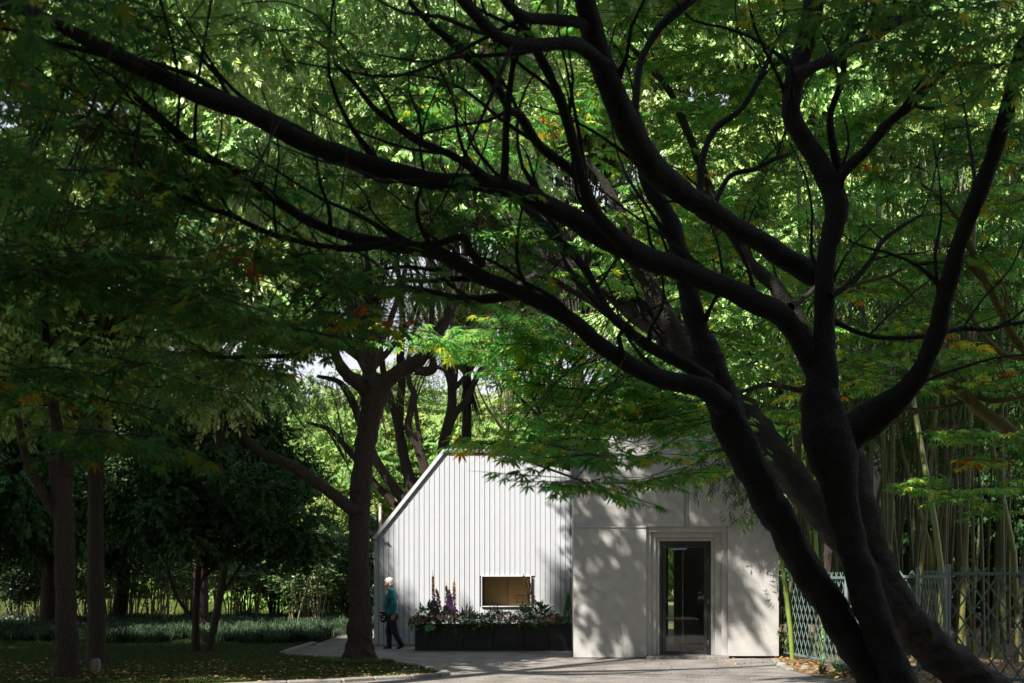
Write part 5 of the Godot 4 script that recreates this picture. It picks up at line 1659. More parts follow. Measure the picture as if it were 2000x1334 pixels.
		obj("foliage", mound(760 + k, c, Vector3(q[2] * 1.1, q[3] * 1.1, 0.26), int(q[4] * 1.4), q[5], q[6] * 1.15, q[9], q[7]), M.leaf_thick, p)
		if q[7] >= 0.5:   # trailing stems over the front
			var rr := seeded(780 + k)
			var tg := Geo.new()
			var lg := Geo.new()
			for s in 7:
				var a := Vector3(c.x + rr.randf_range(-q[2], q[2]), rim + 0.01, z + 0.03)
				var l := rr.randf_range(0.08, 0.3)
				var e := a + Vector3(rr.randf_range(-0.05, 0.05), -l, 0.03)
				tg.tube([a, a.lerp(e, 0.5) + Vector3(0, 0, 0.03), e], [0.004, 0.003, 0.002], 3)
				for j in int(l / 0.025):
					var o := mound(7000 + k * 90 + s * 13 + j, a.lerp(e, (j + 0.5) / (l / 0.025)) + Vector3(0, 0, 0.02), Vector3(0.02, 0.015, 0.015), 2, 0.045, 0.016, q[9], 0.5)
					for v in o.i:
						lg.tint = o.c[v]
						lg.i.append(lg.vert(o.v[v], o.n[v]))
			obj("stems", tg, M.twig, p)
			obj("trailing_leaves", lg, M.leaf_thick, p)
	var cy := at(1110, 1212, 24.15)
	var p := thing("dwarf_cypress", "small pointed bright green cypress at the planter's right end beside the pavilion", "conifer", cy)
	var cg := Geo.new()
	var r2 := seeded(799)
	for j in 420:
		var h := pow(r2.randf(), 0.8)
		var a := r2.randf() * TAU
		var w := 0.13 * (1.0 - h) * (0.6 + 0.8 * minf(h * 4.0, 0.5)) + 0.008
		var b0 := cy + Vector3(cos(a) * w, h * 0.55, sin(a) * w)
		var dir := Vector3(cos(a) * 0.35, 1.0, sin(a) * 0.35).normalized()
		var s := r2.randf_range(0.6, 1.4)
		cg.tint = Color(0.07 * s, 0.16 * s, 0.03 * s)
		var sd := Vector3(-sin(a), 0, cos(a)) * 0.008
		cg.face([b0 - sd, b0 + sd, b0 + dir * 0.07], Vector3(cos(a), 0, sin(a)))
	obj("foliage", cg, M.leaf_thick, p)
	var sg := Geo.new()
	sg.tube([cy - Vector3(0, 0.1, 0), cy + Vector3(0, 0.45, 0)], [0.015, 0.004], 6)
	obj("stem", sg, M.twig, p)

func foxglove(label: String, foot: Vector3, way: Array, bells: float, tint: Color, sd: int) -> void:
	var r := seeded(800 + sd)
	var t := thing("foxglove", label, "flower", foot)
	var pts := [foot - Vector3(0, 0.05, 0)] + way
	var g := Geo.new()
	g.tint = Color(0.1, 0.13, 0.05)
	g.tube(pts, [0.012, 0.01, 0.008, 0.004], 6, 4)
	obj("stem", g, M.leaf_thick, t)
	var spike := Geo.new()
	var pods := Geo.new()
	var rows := 34
	for k in rows:
		var f := k / float(rows)
		var seg := f * 1.75 + 1.0 if bells < 0.9 else f * 2.0 + 0.8
		var s := mini(int(seg), pts.size() - 2)
		var p: Vector3 = pts[s].lerp(pts[s + 1], clampf(seg - s, 0, 1))
		var wide := lerpf(0.1, 0.028, f)
		for m in 3:
			var a := r.randf() * TAU
			var d := Vector3(cos(a), -0.5, sin(a)).normalized()
			if f < bells:
				var u := r.randf_range(0.7, 1.5)
				spike.tint = Color(tint.r * u, tint.g * u, tint.b * u)
				spike.tube([p, p + d * wide * 0.6, p + d * wide * 1.15 + Vector3(0, -0.012, 0)], [0.01, 0.018, 0.026], 5, 1, null, 0, 0.4, false)
			else:
				var u := r.randf_range(0.7, 1.3)
				pods.tint = Color(0.5 * u, 0.27 * u, 0.08 * u)
				pods.ball(p + d * wide * 0.55 + Vector3(0, 0.01, 0), Vector3(0.015, 0.02, 0.015), 3, 4)
	if spike.v.size():
		obj("bells", spike, M.petal, t)
	if pods.v.size():
		obj("seed_pods", pods, M.leaf_thick, t)

# ------------------------------------------------------------------ shrubs and ground cover on the left
func left_garden() -> void:
	var r := seeded(850)
	var firsts := []
	var small := [sprig(41, 9, 0.3, 0.09, 0.028, 0.3), sprig(42, 8, 0.28, 0.1, 0.03, 0.2)]
	for k in 4:
		var t := thing("thin_shrub", "thin many stemmed shrub in the row before the far lawn", "shrub", Vector3.ZERO, "thin shrubs in a row before the far lawn")
		var tops := []
		for s in 6 + k % 3:
			var a := TAU * s / 6.0 + r.randf()
			var l := r.randf_range(0.2, 0.75)
			var h := r.randf_range(1.7, 2.5)
			var e := Vector3(cos(a) * l, h, sin(a) * l)
			var g := Geo.new()
			g.tube([Vector3(cos(a) * 0.06, -0.05, sin(a) * 0.06), Vector3(cos(a) * l * 0.4, h * 0.45, sin(a) * l * 0.4) + Vector3(r.randf_range(-0.08, 0.08), 0, r.randf_range(-0.08, 0.08)), e], [0.026, 0.02, 0.009], 6, 3)
			obj("stem", g, M.tan_stem, t)
			tops.append(e)
		var parts := foliage_parts(2)
		for e in tops:
			for m in 22:
				var p: Vector3 = e * r.randf_range(0.62, 1.1) + Vector3(r.randfn() * 0.22, r.randfn() * 0.2, r.randfn() * 0.22)
				var b := Basis.from_euler(Vector3(r.randf_range(-0.5, 0.6), r.randf() * TAU, r.randf_range(-0.5, 0.5)))
				var u := r.randf_range(0.7, 1.3)
				parts[m % 2].add(Transform3D(b, p), Color(0.11 * u, 0.2 * u, 0.05 * u))
		for m in 2:
			strew("foliage", parts[m], small[m], M.leaf_thick, t)
		firsts.append(t)
	var n := 0
	for k in 34:
		var px := -30.0 + k * 21.5 + r.randf_range(-9, 9)
		var d := r.randf_range(33.5, 39.5)
		if px > 640:
			d = r.randf_range(36.0, 41.0)
		var p := Vector3((px - CX) / F * d, 0, -d)
		var where := "left of the reddish forked tree" if px < 110 else ("between the reddish tree and the dark evergreen's stems" if px < 350 else ("seen under the dark evergreen's crown" if px < 520 else "between the evergreen and the middle tree"))
		var o: Node3D = firsts[k]if k < 4 else dup(firsts[k % 4], p, r.randf() * TAU, "", r.randf_range(0.8, 1.15))
		o.position = p
		o.set_meta("label", "thin many stemmed shrub in the row " + where)
		o.set_meta("group", "thin shrubs " + where)
	# leafy shrubs closing the gap right of the evergreen
	var q := 0
	for s in [[600, 36.5, 1.5, 1.3, "rounded green shrub behind the path's bend", Color(0.06, 0.13, 0.035)], [665, 38.0, 1.7, 1.5, "light green shrub behind the middle tree's trunk", Color(0.09, 0.17, 0.045)], [740, 37.5, 1.4, 1.7, "green shrub at the white house's left corner", Color(0.07, 0.14, 0.04)], [540, 39.0, 1.4, 1.2, "green shrub seen under the dark evergreen's right side", Color(0.06, 0.13, 0.035)], [30, 34.0, 1.8, 1.0, "low olive shrub at the far left edge", Color(0.05, 0.09, 0.03)]]:
		q += 1
		var foot := Vector3((s[0] - CX) / F * s[1], 0, -s[1])
		var t := thing("shrub", s[4], "shrub", foot)
		var parts := foliage_parts(2)
		crown(parts, null, foot + Vector3(0, 0.4, 0), foot + Vector3(0, 2.0, 0), Vector3(s[2], s[3], 1.2), 34, 34, 0.42, s[5], 880 + q, 1.1, 0.3, 0.2)
		for m in 2:
			strew("foliage", parts[m], small[m], M.leaf_thick, t)
		var g := Geo.new()
		for a in 4:
			g.tube([foot + Vector3(cos(a * 1.6) * 0.05, -0.05, sin(a * 1.6) * 0.05), foot + Vector3(cos(a * 1.6) * 0.5, 1.4, sin(a * 1.6) * 0.4)], [0.025, 0.012], 6)
		obj("stems", g, M.grey_bark, t)
	# the belt of dark tufted ground cover
	var tuft := blades(51, 16, 0.36, 0.007, 0.85)
	var lumps := noise(52, 0.75, 2)
	var sc := Scatter.new()
	for k in 9000:
		var d := 26.2 + 13.5 * pow(r.randf(), 1.2)
		var px := r.randf_range(-60, 735)
		var p := Vector3((px - CX) / F * d, 0, -d)
		var edge := 26.6 + 0.7 * sin(px * 0.021) + 0.4 * sin(px * 0.057)
		if d < edge or Geometry2D.is_point_in_polygon(Vector2(p.x, p.z), pave):
			continue
		var hump := clampf(0.5 + 0.9 * lumps.get_noise_2d(p.x, p.z), 0.0, 1.0)
		if hump < 0.3 and r.randf() < 0.5:
			continue
		var s := r.randf_range(0.7, 1.25) * (0.55 + 0.85 * hump)
		var u := r.randf_range(0.7, 1.3)
		sc.add(Transform3D(Basis(Vector3.UP, r.randf() * TAU).scaled(Vector3.ONE * s), p), Color(0.055 * u, 0.09 * u, 0.045 * u))
	tag(strew("ground_cover", sc, tuft, M.grass), "belt of dark tufted lilyturf between the lawn and the thin shrubs", "", "", "stuff")
	# the flower bed at the far left
	for s in [[30, 1222, "low bed of pale pink flowers at the far left", Color(0.5, 0.3, 0.4)], [75, 1221, "low clump of bluish flowers left of the reddish tree", Color(0.3, 0.28, 0.55)]]:
		var c := gp(s[0], s[1] + 8.0)
		var t := thing("flower_bed", s[2], "flowers", c)
		obj("foliage", mound(900 + s[0], c + Vector3(0, 0.12, 0), Vector3(0.8, 0.25, 0.5), 300, 0.12, 0.03, Color(0.05, 0.09, 0.035)), M.leaf_thick, t)
		obj("blossoms", blossoms(910 + s[0], c + Vector3(0, 0.14, 0), Vector3(0.75, 0.25, 0.5), 40, 0.03, [s[3]]), M.petal, t)

func turf() -> void:
	var r := seeded(930)
	var tuft := blades(61, 9, 0.07, 0.0035, 0.5)
	var sc := Scatter.new()
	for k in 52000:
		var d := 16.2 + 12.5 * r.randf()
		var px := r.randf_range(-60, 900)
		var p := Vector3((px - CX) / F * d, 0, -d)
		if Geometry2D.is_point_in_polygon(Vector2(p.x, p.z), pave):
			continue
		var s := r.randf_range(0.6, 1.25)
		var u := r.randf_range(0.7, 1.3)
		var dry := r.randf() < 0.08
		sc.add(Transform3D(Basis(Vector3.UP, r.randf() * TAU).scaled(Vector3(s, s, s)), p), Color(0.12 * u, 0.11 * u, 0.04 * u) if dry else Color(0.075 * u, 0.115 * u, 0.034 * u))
	for k in 500:   # longer grass round the middle tree's foot
		var a := r.randf() * TAU
		var c := gp(708, 1296)
		var p := c + Vector3(cos(a), 0, sin(a)) * r.randf_range(0.36, 0.75)
		if not Geometry2D.is_point_in_polygon(Vector2(p.x, p.z), pave):
			sc.add(Transform3D(Basis(Vector3.UP, a).scaled(Vector3.ONE * r.randf_range(1.3, 2.6)), p), Color(0.09, 0.14, 0.035))
	tag(strew("grass", sc, tuft, M.grass), "short dark grass of the front lawn", "", "", "stuff")
	var far_tuft := blades(62, 8, 0.16, 0.012, 0.5)
	sc = Scatter.new()
	for k in 26000:
		var d := 42.0 + 70.0 * pow(r.randf(), 1.6)
		var px := r.randf_range(-40, 740)
		var s := r.randf_range(0.7, 1.5)
		var u := r.randf_range(0.75, 1.25)
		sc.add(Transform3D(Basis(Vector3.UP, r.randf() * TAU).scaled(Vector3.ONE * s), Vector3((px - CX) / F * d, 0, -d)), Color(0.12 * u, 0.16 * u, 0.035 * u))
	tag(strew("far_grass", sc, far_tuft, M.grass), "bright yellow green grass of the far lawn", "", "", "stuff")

func litter() -> void:
	var r := seeded(950)
	var g := Geo.new()   # a curled dry leaf
	g.face([Vector3(0, 0, 0.5), Vector3(-0.32, 0.14, 0), Vector3(0, 0.03, 0)], Vector3.UP)
	g.face([Vector3(0, 0, 0.5), Vector3(0.32, 0.14, 0), Vector3(0, 0.03, 0)], Vector3.UP)
	g.face([Vector3(0, 0.03, 0), Vector3(-0.32, 0.14, 0), Vector3(0, 0.1, -0.5)], Vector3.UP)
	g.face([Vector3(0, 0.03, 0), Vector3(0.32, 0.14, 0), Vector3(0, 0.1, -0.5)], Vector3.UP)
	var leaf := g.mesh()
	var tints := [Color(0.34, 0.16, 0.04), Color(0.42, 0.26, 0.06), Color(0.28, 0.1, 0.03), Color(0.4, 0.32, 0.1), Color(0.2, 0.11, 0.05)]
	var lay := func(s: Scatter, p: Vector3, size: float, y: float) -> void:
		var c: Color = tints[r.randi() % 5]
		var u := r.randf_range(0.7, 1.25)
		var b := Basis.from_euler(Vector3(r.randf_range(-0.4, 0.4), r.randf() * TAU, r.randf_range(-0.4, 0.4)))
		var k := size * r.randf_range(0.6, 1.3)
		s.add(Transform3D(b.scaled_local(Vector3(k, k, k)), p + Vector3(0, y, 0)), Color(c.r * u, c.g * u, c.b * u))
	var a := Scatter.new()
	for k in 1500:
		var p := gp(r.randf_range(-20, 880), 1290.0 + 48.0 * pow(r.randf(), 0.6))
		if not Geometry2D.is_point_in_polygon(Vector2(p.x, p.z), pave):
			lay.call(a, p, 0.065, 0.045)
	tag(strew("fallen_leaves", a, leaf, M.leaf_thick), "orange and yellow leaves lying on the front lawn", "", "", "stuff")
	var b := Scatter.new()
	for k in 170:
		var p := gp(r.randf_range(640, 1500), 1268.0 + 62.0 * r.randf())
		if Geometry2D.is_point_in_polygon(Vector2(p.x, p.z), pave):
			lay.call(b, p, 0.05, 0.016)
	for k in 60:
		lay.call(b, gp(r.randf_range(1400, 1510), r.randf_range(1284, 1302)), 0.05, 0.02)
	tag(strew("yard_leaves", b, leaf, M.leaf_thick), "a few dry leaves scattered over the concrete yard", "", "", "stuff")
	var c := Scatter.new()
	for k in 4200:
		var p := gp(r.randf_range(1500, 2080), r.randf_range(1284, 1400))
		if Geometry2D.is_point_in_polygon(Vector2(p.x, p.z), bed) and r.randf() < (1.0 if p.x < 4.6 else 0.55):
			lay.call(c, p, 0.08, 0.03 + 0.03 * r.randf())
	tag(strew("leaf_litter", c, leaf, M.leaf_thick), "brown leaf litter over the soil bed along the fence", "", "", "stuff")
	# dark strappy tufts in the bed
	var tuft := blades(71, 14, 0.28, 0.008, 0.8)
	for q in [[1655, 1318, "strappy dark green tuft in the bed left of the trunks", 1.0], [1630, 1308, "smaller strappy tuft before the fence's foot", 0.8], [1675, 1326, "strappy tuft nearest the black trunks", 1.1], [1612, 1318, "grey green tuft among the brown leaves", 0.7], [1690, 1306, "strappy tuft hidden half behind the black trunk", 1.0]]:
		var s := Scatter.new()
		var f := gp(q[0], q[1])
		for k in 10:
			var u := r.randf_range(0.7, 1.3)
			s.add(Transform3D(Basis(Vector3.UP, r.randf() * TAU).scaled(Vector3.ONE * q[3] * r.randf_range(0.6, 1.1)), f + Vector3(r.randfn() * 0.1, 0.01, r.randfn() * 0.1)), Color(0.05 * u, 0.09 * u, 0.045 * u))
		var t := thing("strappy_tuft", q[2], "plant", f, "dark tufts in the soil bed")
		strew("leaves", s, tuft, M.grass, t)
	var n := 0
	for q in [[1533, 1268, 22.0, "wiry weed with few leaves at the pavilion's right corner", 0.9], [1545, 1276, 21.6, "thin weed beside the bright green culm", 0.6], [1522, 1280, 22.1, "low weed at the foot of the pavilion's right corner", 0.5]]:
		n += 1
		var f := Vector3((q[0] - CX) / F * q[2], 0, -q[2])
		var t := thing("weed", q[3], "weed", f)
		var sg := Geo.new()
		var lg := Geo.new()
		for k in 7:
			var e := f + Vector3(r.randf_range(-0.35, 0.15), q[4] * r.randf_range(0.6, 1.1), r.randf_range(-0.15, 0.25))
			sg.tube([f, f.lerp(e, 0.5) + Vector3(0.03, 0.05, 0), e], [0.006, 0.004, 0.002], 4)
			for j in 6:
				var o := mound(970 + n * 60 + k * 7 + j, f.lerp(e, r.randf_range(0.4, 1.0)), Vector3(0.03, 0.02, 0.03), 2, 0.09, 0.02, Color(0.12, 0.15, 0.04), 0.1)
				for v in o.i:
					lg.tint = o.c[v]
					lg.i.append(lg.vert(o.v[v], o.n[v]))
		obj("stems", sg, M.twig, t)
		obj("leaves", lg, M.leaf_thick, t)

# ------------------------------------------------------------------ the person
func skin(bones: Array, cell: float, k: float, into: Geo, rough: FastNoiseLite = null, amp := 0.0) -> void:   # surface nets over a smooth union of tapered capsules
	var lo := Vector3.ONE * 1e9
	var hi := -lo
	for b in bones:
		var m := maxf(b[2], b[3]) + k * 3.0 + cell * 2.0
		for e in [b[0], b[1]]:
			lo = lo.min(e - Vector3.ONE * m)
			hi = hi.max(e + Vector3.ONE * m)
	var nx := int((hi.x - lo.x) / cell) + 2
	var ny := int((hi.y - lo.y) / cell) + 2
	var nz := int((hi.z - lo.z) / cell) + 2
	var f := PackedFloat32Array()
	f.resize(nx * ny * nz)
	for b in bones:
		var m: float = maxf(b[2], b[3]) + k * 3.0 + cell * 2.0
		var a0: Vector3 = ((b[0].min(b[1]) - Vector3.ONE * m - lo) / cell).floor()
		var a1: Vector3 = ((b[0].max(b[1]) + Vector3.ONE * m - lo) / cell).ceil()
		var ab: Vector3 = b[1] - b[0]
		var l2 := maxf(ab.length_squared(), 1e-9)
		for x in range(maxi(0, int(a0.x)), mini(nx, int(a1.x) + 1)):
			for y in range(maxi(0, int(a0.y)), mini(ny, int(a1.y) + 1)):
				for z in range(maxi(0, int(a0.z)), mini(nz, int(a1.z) + 1)):
					var p := lo + Vector3(x, y, z) * cell
					var t := clampf((p - b[0]).dot(ab) / l2, 0, 1)
					var d: float = (p - b[0] - ab * t).length() - lerpf(b[2], b[3], t)
					f[(x * ny + y) * nz + z] += exp(clampf(-d / k, -30, 30))
	for q in f.size():
		f[q] = log(f[q] + 1e-13)   # above nought inside
	if rough:
		for x in nx:
			for y in ny:
				for z in nz:
					var p := lo + Vector3(x, y, z) * cell
					f[(x * ny + y) * nz + z] += rough.get_noise_3dv(p) * amp / k
	var ids := PackedInt32Array()
	ids.resize(f.size())
	ids.fill(-1)
	var first := into.v.size()
	var corner := [Vector3i(0, 0, 0), Vector3i(1, 0, 0), Vector3i(0, 1, 0), Vector3i(1, 1, 0), Vector3i(0, 0, 1), Vector3i(1, 0, 1), Vector3i(0, 1, 1), Vector3i(1, 1, 1)]
	var edges := [[0, 1], [2, 3], [4, 5], [6, 7], [0, 2], [1, 3], [4, 6], [5, 7], [0, 4], [1, 5], [2, 6], [3, 7]]
	for x in nx - 1:
		for y in ny - 1:
			for z in nz - 1:
				var base := (x * ny + y) * nz + z
				var inside := f[base] > 0.0
				var mixed := false
				for c in corner:
					if (f[base + (c.x * ny + c.y) * nz + c.z] > 0.0) != inside:
						mixed = true
						break
				if not mixed:
					continue
				var sum := Vector3.ZERO
				var n := 0
				for e in edges:
					var ca: Vector3i = corner[e[0]]
					var cb: Vector3i = corner[e[1]]
					var fa := f[base + (ca.x * ny + ca.y) * nz + ca.z]
					var fb := f[base + (cb.x * ny + cb.y) * nz + cb.z]
					if (fa > 0.0) != (fb > 0.0):
						sum += Vector3(ca).lerp(Vector3(cb), fa / (fa - fb))
						n += 1
				ids[base] = into.vert(lo + (Vector3(x, y, z) + sum / n) * cell, Vector3.ZERO)
	var sx := ny * nz
	for x in range(1, nx - 1):
		for y in range(1, ny - 1):
			for z in range(1, nz - 1):
				var base := (x * ny + y) * nz + z
				var inside := f[base] > 0.0
				for ax in 3:
					var other: int = base + [sx, nz, 1][ax]
					if (f[other] > 0.0) == inside:
						continue
					var u: int = [nz, 1, sx][ax]
					var w: int = [1, sx, nz][ax]
					var q := [ids[base], ids[base - u], ids[base - u - w], ids[base - w]]
					if q.min() < 0:
						continue
					var away := Vector3.ZERO
					away[ax] = 1.0 if inside else -1.0
					var nn := (into.v[q[2]] - into.v[q[0]]).cross(into.v[q[3]] - into.v[q[1]])
					if nn.dot(away) < 0.0:
						nn = -nn
					for j in q:
						into.n[j] += nn
					into.tri(q[0], q[1], q[2], nn)
					into.tri(q[0], q[2], q[3], nn)
	for j in range(first, into.v.size()):
		into.n[j] = into.n[j].normalized()

func walker() -> void:
	var D := 24.6
	var J := func(x: float, y: float, z := 0.0) -> Vector3: return at(x, y, D) + Vector3(0, 0, z)
	var foot: Vector3 = J.call(765, 1268.1)
	foot.y = 0
	var t := thing("person", "grey haired person in a teal jacket and black trousers walking left past the white house", "person", foot)
	mat("skin", lin(0.42, 0.22, 0.14), 0.55)
	mat("teal_cloth", lin(0.005, 0.15, 0.17), 0.75)
	mat("black_cloth", lin(0.012, 0.013, 0.017), 0.85)
	mat("hair_grey", lin(0.5, 0.49, 0.45), 0.6)
	mat("shoe_black", lin(0.014, 0.014, 0.016), 0.5)
	mat("shoe_sole", lin(0.3, 0.28, 0.26), 0.7)
	# body in one surface: trunk, limbs, then head and hands on finer grids
	var body := Geo.new()
	var hipl: Vector3 = J.call(767, 1205, 0.085)
	var hipr: Vector3 = J.call(764, 1205, -0.085)
	var kneel: Vector3 = J.call(772.5, 1234, 0.085)
	var kneer: Vector3 = J.call(758.5, 1232, -0.085)
	var ankl: Vector3 = J.call(783.5, 1257.5, 0.08)
	var ankr: Vector3 = J.call(759.5, 1259, -0.08)
	var shl: Vector3 = J.call(767, 1157.5, 0.165)
	var shr: Vector3 = J.call(765, 1157.5, -0.165)
	var ell: Vector3 = J.call(773, 1180, 0.21)
	var elr: Vector3 = J.call(762, 1180, -0.21)
	var wrl: Vector3 = J.call(771.5, 1198.5, 0.19)
	var wrr: Vector3 = J.call(754, 1196, -0.16)
	skin([
		[J.call(765, 1160, -0.1), J.call(765, 1160, 0.1), 0.08, 0.08], [J.call(763, 1180, -0.06), J.call(763, 1180, 0.06), 0.1, 0.1], [J.call(766, 1200, -0.06), J.call(766, 1200, 0.06), 0.1, 0.1],
		[J.call(764, 1165), J.call(765, 1195), 0.1, 0.1], [J.call(765, 1158), J.call(761, 1147), 0.06, 0.05],
		[hipl, kneel, 0.075, 0.052], [kneel, ankl, 0.05, 0.036], [hipr, kneer, 0.075, 0.052], [kneer, ankr, 0.05, 0.036],
		[shl, ell, 0.046, 0.038], [ell, wrl, 0.036, 0.026], [shr, elr, 0.046, 0.038], [elr, wrr, 0.036, 0.026],
	], 0.013, 0.012, body)
	var hc: Vector3 = J.call(760, 1138.5)
	skin([
		[hc, hc + Vector3(0.012, 0.015, 0), 0.083, 0.083], [hc + Vector3(-0.03, -0.035, 0), hc + Vector3(-0.052, -0.1, 0), 0.058, 0.036],
		[hc + Vector3(-0.08, 0.0, 0), hc + Vector3(-0.105, -0.042, 0), 0.009, 0.014], [hc + Vector3(-0.075, 0.012, -0.03), hc + Vector3(-0.075, 0.012, 0.03), 0.016, 0.016],
		[hc + Vector3(-0.078, -0.072, -0.015), hc + Vector3(-0.078, -0.072, 0.015), 0.012, 0.012], [hc + Vector3(-0.06, -0.035, 0.045), hc + Vector3(-0.05, -0.035, 0.055), 0.02, 0.018], [hc + Vector3(-0.06, -0.035, -0.045), hc + Vector3(-0.05, -0.035, -0.055), 0.02, 0.018],
		[hc + Vector3(0.015, -0.01, 0.08), hc + Vector3(0.01, -0.045, 0.078), 0.018, 0.012], [hc + Vector3(0.015, -0.01, -0.08), hc + Vector3(0.01, -0.045, -0.078), 0.018, 0.012],
		[hc + Vector3(0.02, -0.05, 0), J.call(764, 1155), 0.055, 0.055],
	], 0.005, 0.006, body)
	for side in [[wrl, 1.0], [wrr, -1.0]]:
		var w: Vector3 = side[0]
		var s: float = side[1]
		var p: Vector3 = w + Vector3(-0.012, -0.075, 0)
		var bones := [[w, w + Vector3(-0.004, -0.03, 0), 0.024, 0.026]]
		for k in 4:
			var off := Vector3(0.026 - 0.018 * k, 0, 0)
			var l: float = [0.026, 0.031, 0.034, 0.031][k]
			bones.append([w + Vector3(-0.004, -0.03, 0) + off * 0.6, p + off, 0.015, 0.011])
			var q := p + off + Vector3(-0.004, -l, -0.004 * s)
			bones.append([p + off, q, 0.0095, 0.009])
			var q2 := q + Vector3(-0.012, -l * 0.6, -0.012 * s)
			bones.append([q, q2, 0.0088, 0.008])
			bones.append([q2, q2 + Vector3(-0.012, -l * 0.2, -0.01 * s), 0.008, 0.0068])
		bones.append([w + Vector3(-0.018, -0.025, 0), w + Vector3(-0.045, -0.06, -0.008 * s), 0.015, 0.011])
		bones.append([w + Vector3(-0.045, -0.06, -0.008 * s), w + Vector3(-0.052, -0.09, -0.012 * s), 0.01, 0.008])
		skin(bones, 0.004, 0.004, body)
	obj("body", body, M.skin, t)
	var wool := noise(9, 9.0, 3)
	var jacket := Geo.new()
	skin([
		[J.call(766, 1158, -0.13), J.call(766, 1158, 0.13), 0.072, 0.072], [J.call(763.5, 1168, -0.075), J.call(763.5, 1168, 0.075), 0.12, 0.12], [J.call(761, 1182, -0.07), J.call(761, 1182, 0.07), 0.128, 0.128],
		[J.call(763.5, 1194, -0.075), J.call(763.5, 1194, 0.075), 0.13, 0.13], [J.call(770, 1164, -0.08), J.call(770, 1172, 0.08), 0.07, 0.07], [J.call(765, 1155), J.call(763, 1151.5), 0.07, 0.06],
		[shl, ell, 0.066, 0.06], [ell, wrl + Vector3(0, 0.01, 0), 0.06, 0.046], [shr, elr, 0.066, 0.06], [elr, wrr + Vector3(0.01, 0.01, 0), 0.06, 0.046],
	], 0.012, 0.012, jacket, wool, 0.012)
	obj("jacket", jacket, M.teal_cloth, t)
	var trousers := Geo.new()
	skin([
		[J.call(767, 1203, -0.07), J.call(767, 1203, 0.07), 0.115, 0.115], [hipl, kneel, 0.1, 0.072], [kneel, ankl, 0.072, 0.06], [hipr, kneer, 0.1, 0.072], [kneer, ankr, 0.072, 0.06],
		[J.call(772, 1205, -0.06), J.call(772, 1205, 0.06), 0.08, 0.08],
	], 0.012, 0.012, trousers, wool, 0.01)
	obj("trousers", trousers, M.black_cloth, t)
	for q in [[J.call(761, 1264.8, -0.08), J.call(749, 1265.4, -0.085)], [J.call(787, 1260.5, 0.08), J.call(777.5, 1265.4, 0.08)]]:
		var sg := Geo.new()
		var mid: Vector3 = q[0].lerp(q[1], 0.6)
		skin([[q[0] + Vector3(0, 0.03, 0), q[0], 0.042, 0.036], [q[0], mid, 0.036, 0.034], [mid + Vector3(0, 0, -0.01), q[1] + Vector3(0, 0, -0.012), 0.034, 0.026], [mid + Vector3(0, 0, 0.012), q[1] + Vector3(0.01, 0, 0.012), 0.034, 0.026], [q[0] + Vector3(0, 0.04, 0), mid + Vector3(0, 0.01, 0), 0.036, 0.03]], 0.009, 0.008, sg)
		obj("shoe", sg, M.shoe_black, t)
		var so := Geo.new()
		var dir: Vector3 = q[1] - q[0]
		var x := dir.normalized()
		so.box((q[0] + q[1]) / 2 + Vector3(-0.01, -0.03, 0), Vector3(dir.length() + 0.07, 0.014, 0.07), 0.006, Basis(x, Vector3(0, 0, 1).cross(x), Vector3(0, 0, 1)))
		obj("sole", so, M.shoe_sole, t)
	var hair := Geo.new()
	skin([
		[hc + Vector3(0.015, 0.035, -0.03), hc + Vector3(0.015, 0.035, 0.03), 0.082, 0.082], [hc + Vector3(-0.045, 0.065, -0.03), hc + Vector3(-0.045, 0.065, 0.03), 0.036, 0.036], [hc + Vector3(0.045, 0.0, -0.025), hc + Vector3(0.045, 0.0, 0.025), 0.07, 0.07],
		[hc + Vector3(0.05, -0.05, -0.03), hc + Vector3(0.05, -0.05, 0.03), 0.048, 0.048], [hc + Vector3(0.0, 0.03, 0.07), hc + Vector3(0.04, -0.04, 0.07), 0.032, 0.026], [hc + Vector3(0.0, 0.03, -0.07), hc + Vector3(0.04, -0.04, -0.07), 0.032, 0.026],
		[hc + Vector3(-0.07, 0.05, 0.0), hc + Vector3(-0.08, 0.045, 0.02), 0.024, 0.02],
	], 0.006, 0.006, hair, noise(12, 40.0, 3), 0.02)
	obj("hair", hair, M.hair_grey, t)
	var eyes := Geo.new()
	for s in [-1.0, 1.0]:
		eyes.ball(hc + Vector3(-0.082, -0.006, 0.032 * s), Vector3(0.008, 0.007, 0.011))
	obj("eyes", eyes, M.dark_frame, t)
	var spec := Geo.new()
	for s in [-1.0, 1.0]:
		var way := []
		for k in 13:
			var a := TAU * k / 12
			way.append(hc + Vector3(-0.098, -0.008 + sin(a) * 0.017, 0.034 * s + cos(a) * 0.024))
		var rr := []
		rr.resize(13)
		rr.fill(0.0025)
		spec.tube(way, rr, 4)
		spec.tube([hc + Vector3(-0.098, -0.004, 0.058 * s), hc + Vector3(-0.03, 0.0, 0.088 * s), hc + Vector3(0.012, -0.004, 0.094 * s)], [0.0025, 0.0025, 0.0025], 4)
	spec.tube([hc + Vector3(-0.1, -0.004, -0.01), hc + Vector3(-0.102, 0.0, 0), hc + Vector3(-0.1, -0.004, 0.01)], [0.0025, 0.0025, 0.0025], 4)
	obj("glasses", spec, M.dark_frame, t)
	var lips := Geo.new()
	lips.tube([hc + Vector3(-0.083, -0.075, -0.02), hc + Vector3(-0.091, -0.073, 0), hc + Vector3(-0.083, -0.075, 0.02)], [0.003, 0.005, 0.003], 5)
	obj("mouth", lips, mat("lip", lin(0.25, 0.07, 0.06), 0.5), t)
	# the bag on the strap
	var bc: Vector3 = J.call(751, 1205, 0.12)
	var bag := thing("shoulder_bag", "black shoulder bag with white print hanging at the walker's front", "bag", bc)
	var bg := Geo.new()
	bg.box(bc, Vector3(0.15, 0.23, 0.1), 0.035)
	obj("pouch", bg, M.black_cloth, bag)
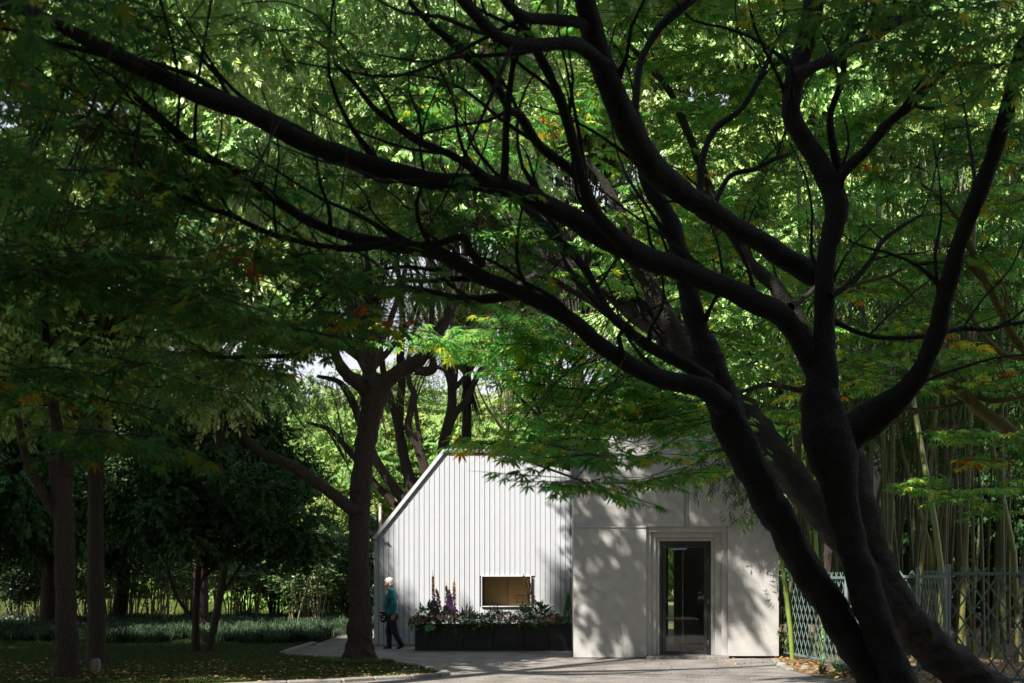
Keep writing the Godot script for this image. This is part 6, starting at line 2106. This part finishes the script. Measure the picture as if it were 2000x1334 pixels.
	var fl := Geo.new()
	fl.box(bc + Vector3(0, 0.055, 0.045), Vector3(0.155, 0.12, 0.025), 0.01)
	obj("flap", fl, M.black_cloth, bag)
	for q in [[-0.05, 0.06, 0.05, 0.018, 0.1], [-0.012, 0.012, 0.03, 0.014, 0.0], [0.03, 0.012, 0.026, 0.014, 0.0], [-0.01, -0.045, 0.075, 0.022, 0.25]]:
		var wg := Geo.new()
		wg.box(bc + Vector3(q[0], q[1], 0.0585 if q[1] > -0.01 else 0.0515), Vector3(q[2], q[3], 0.003), 0.0005, Basis(Vector3(0, 0, 1), q[4]))
		obj("print", wg, M.trim_metal, bag)
	var stg := Geo.new()
	stg.tube([bc + Vector3(0.06, 0.1, 0.02), J.call(758, 1188, 0.19), J.call(762, 1172, 0.2), J.call(765.5, 1158, 0.13), J.call(766, 1150.5, 0.02), J.call(772, 1158, -0.08), J.call(775, 1172, -0.1)], [0.012, 0.011, 0.011, 0.011, 0.011, 0.011, 0.01], 6, 4)
	obj("strap", stg, M.black_cloth, bag)

func small_things() -> void:
	var c := gp(187, 1315)
	var t := thing("marker_post", "short pale wooden marker post on the lawn right of the reddish tree", "post", c)
	var g := Geo.new()
	g.prism([Vector2(c.x - 0.066, -0.05), Vector2(c.x + 0.066, -0.05), Vector2(c.x + 0.064, 0.2), Vector2(c.x + 0.035, 0.238), Vector2(c.x - 0.04, 0.235), Vector2(c.x - 0.066, 0.195)], c.z + 0.05, c.z - 0.05)
	obj("block", g, M.kerb_stone, t)
	g = Geo.new()
	g.box(Vector3(c.x, 0.13, c.z + 0.0505), Vector3(0.05, 0.09, 0.003), 0.0005)
	obj("plate", g, M.wood, t)
	var r := seeded(990)
	var n := 0
	for q in [[1527, 1305, 0.09, "squared grey stone lying at the kerb's broken end"], [1572, 1309, 0.07, "rounded pale stone among the brown leaves"], [1518, 1286, 0.06, "small pale stone by the pavilion's right corner"]]:
		n += 1
		var p := gp(q[0], q[1])
		var s := thing("stone", q[3], "stone", p)
		var sg := Geo.new()
		var k: float = q[2]
		skin([[p + Vector3(-k * 0.4, k * 0.5, 0), p + Vector3(k * 0.5, k * 0.4, 0.02), k * 0.7, k * 0.6], [p + Vector3(0, k * 0.4, -k * 0.4), p + Vector3(0.02, k * 0.5, k * 0.3), k * 0.6, k * 0.7]], k * 0.22, k * 0.1, sg, noise(n, 20.0, 2), k * 0.15)
		obj("rock", sg, M.kerb_stone, s)
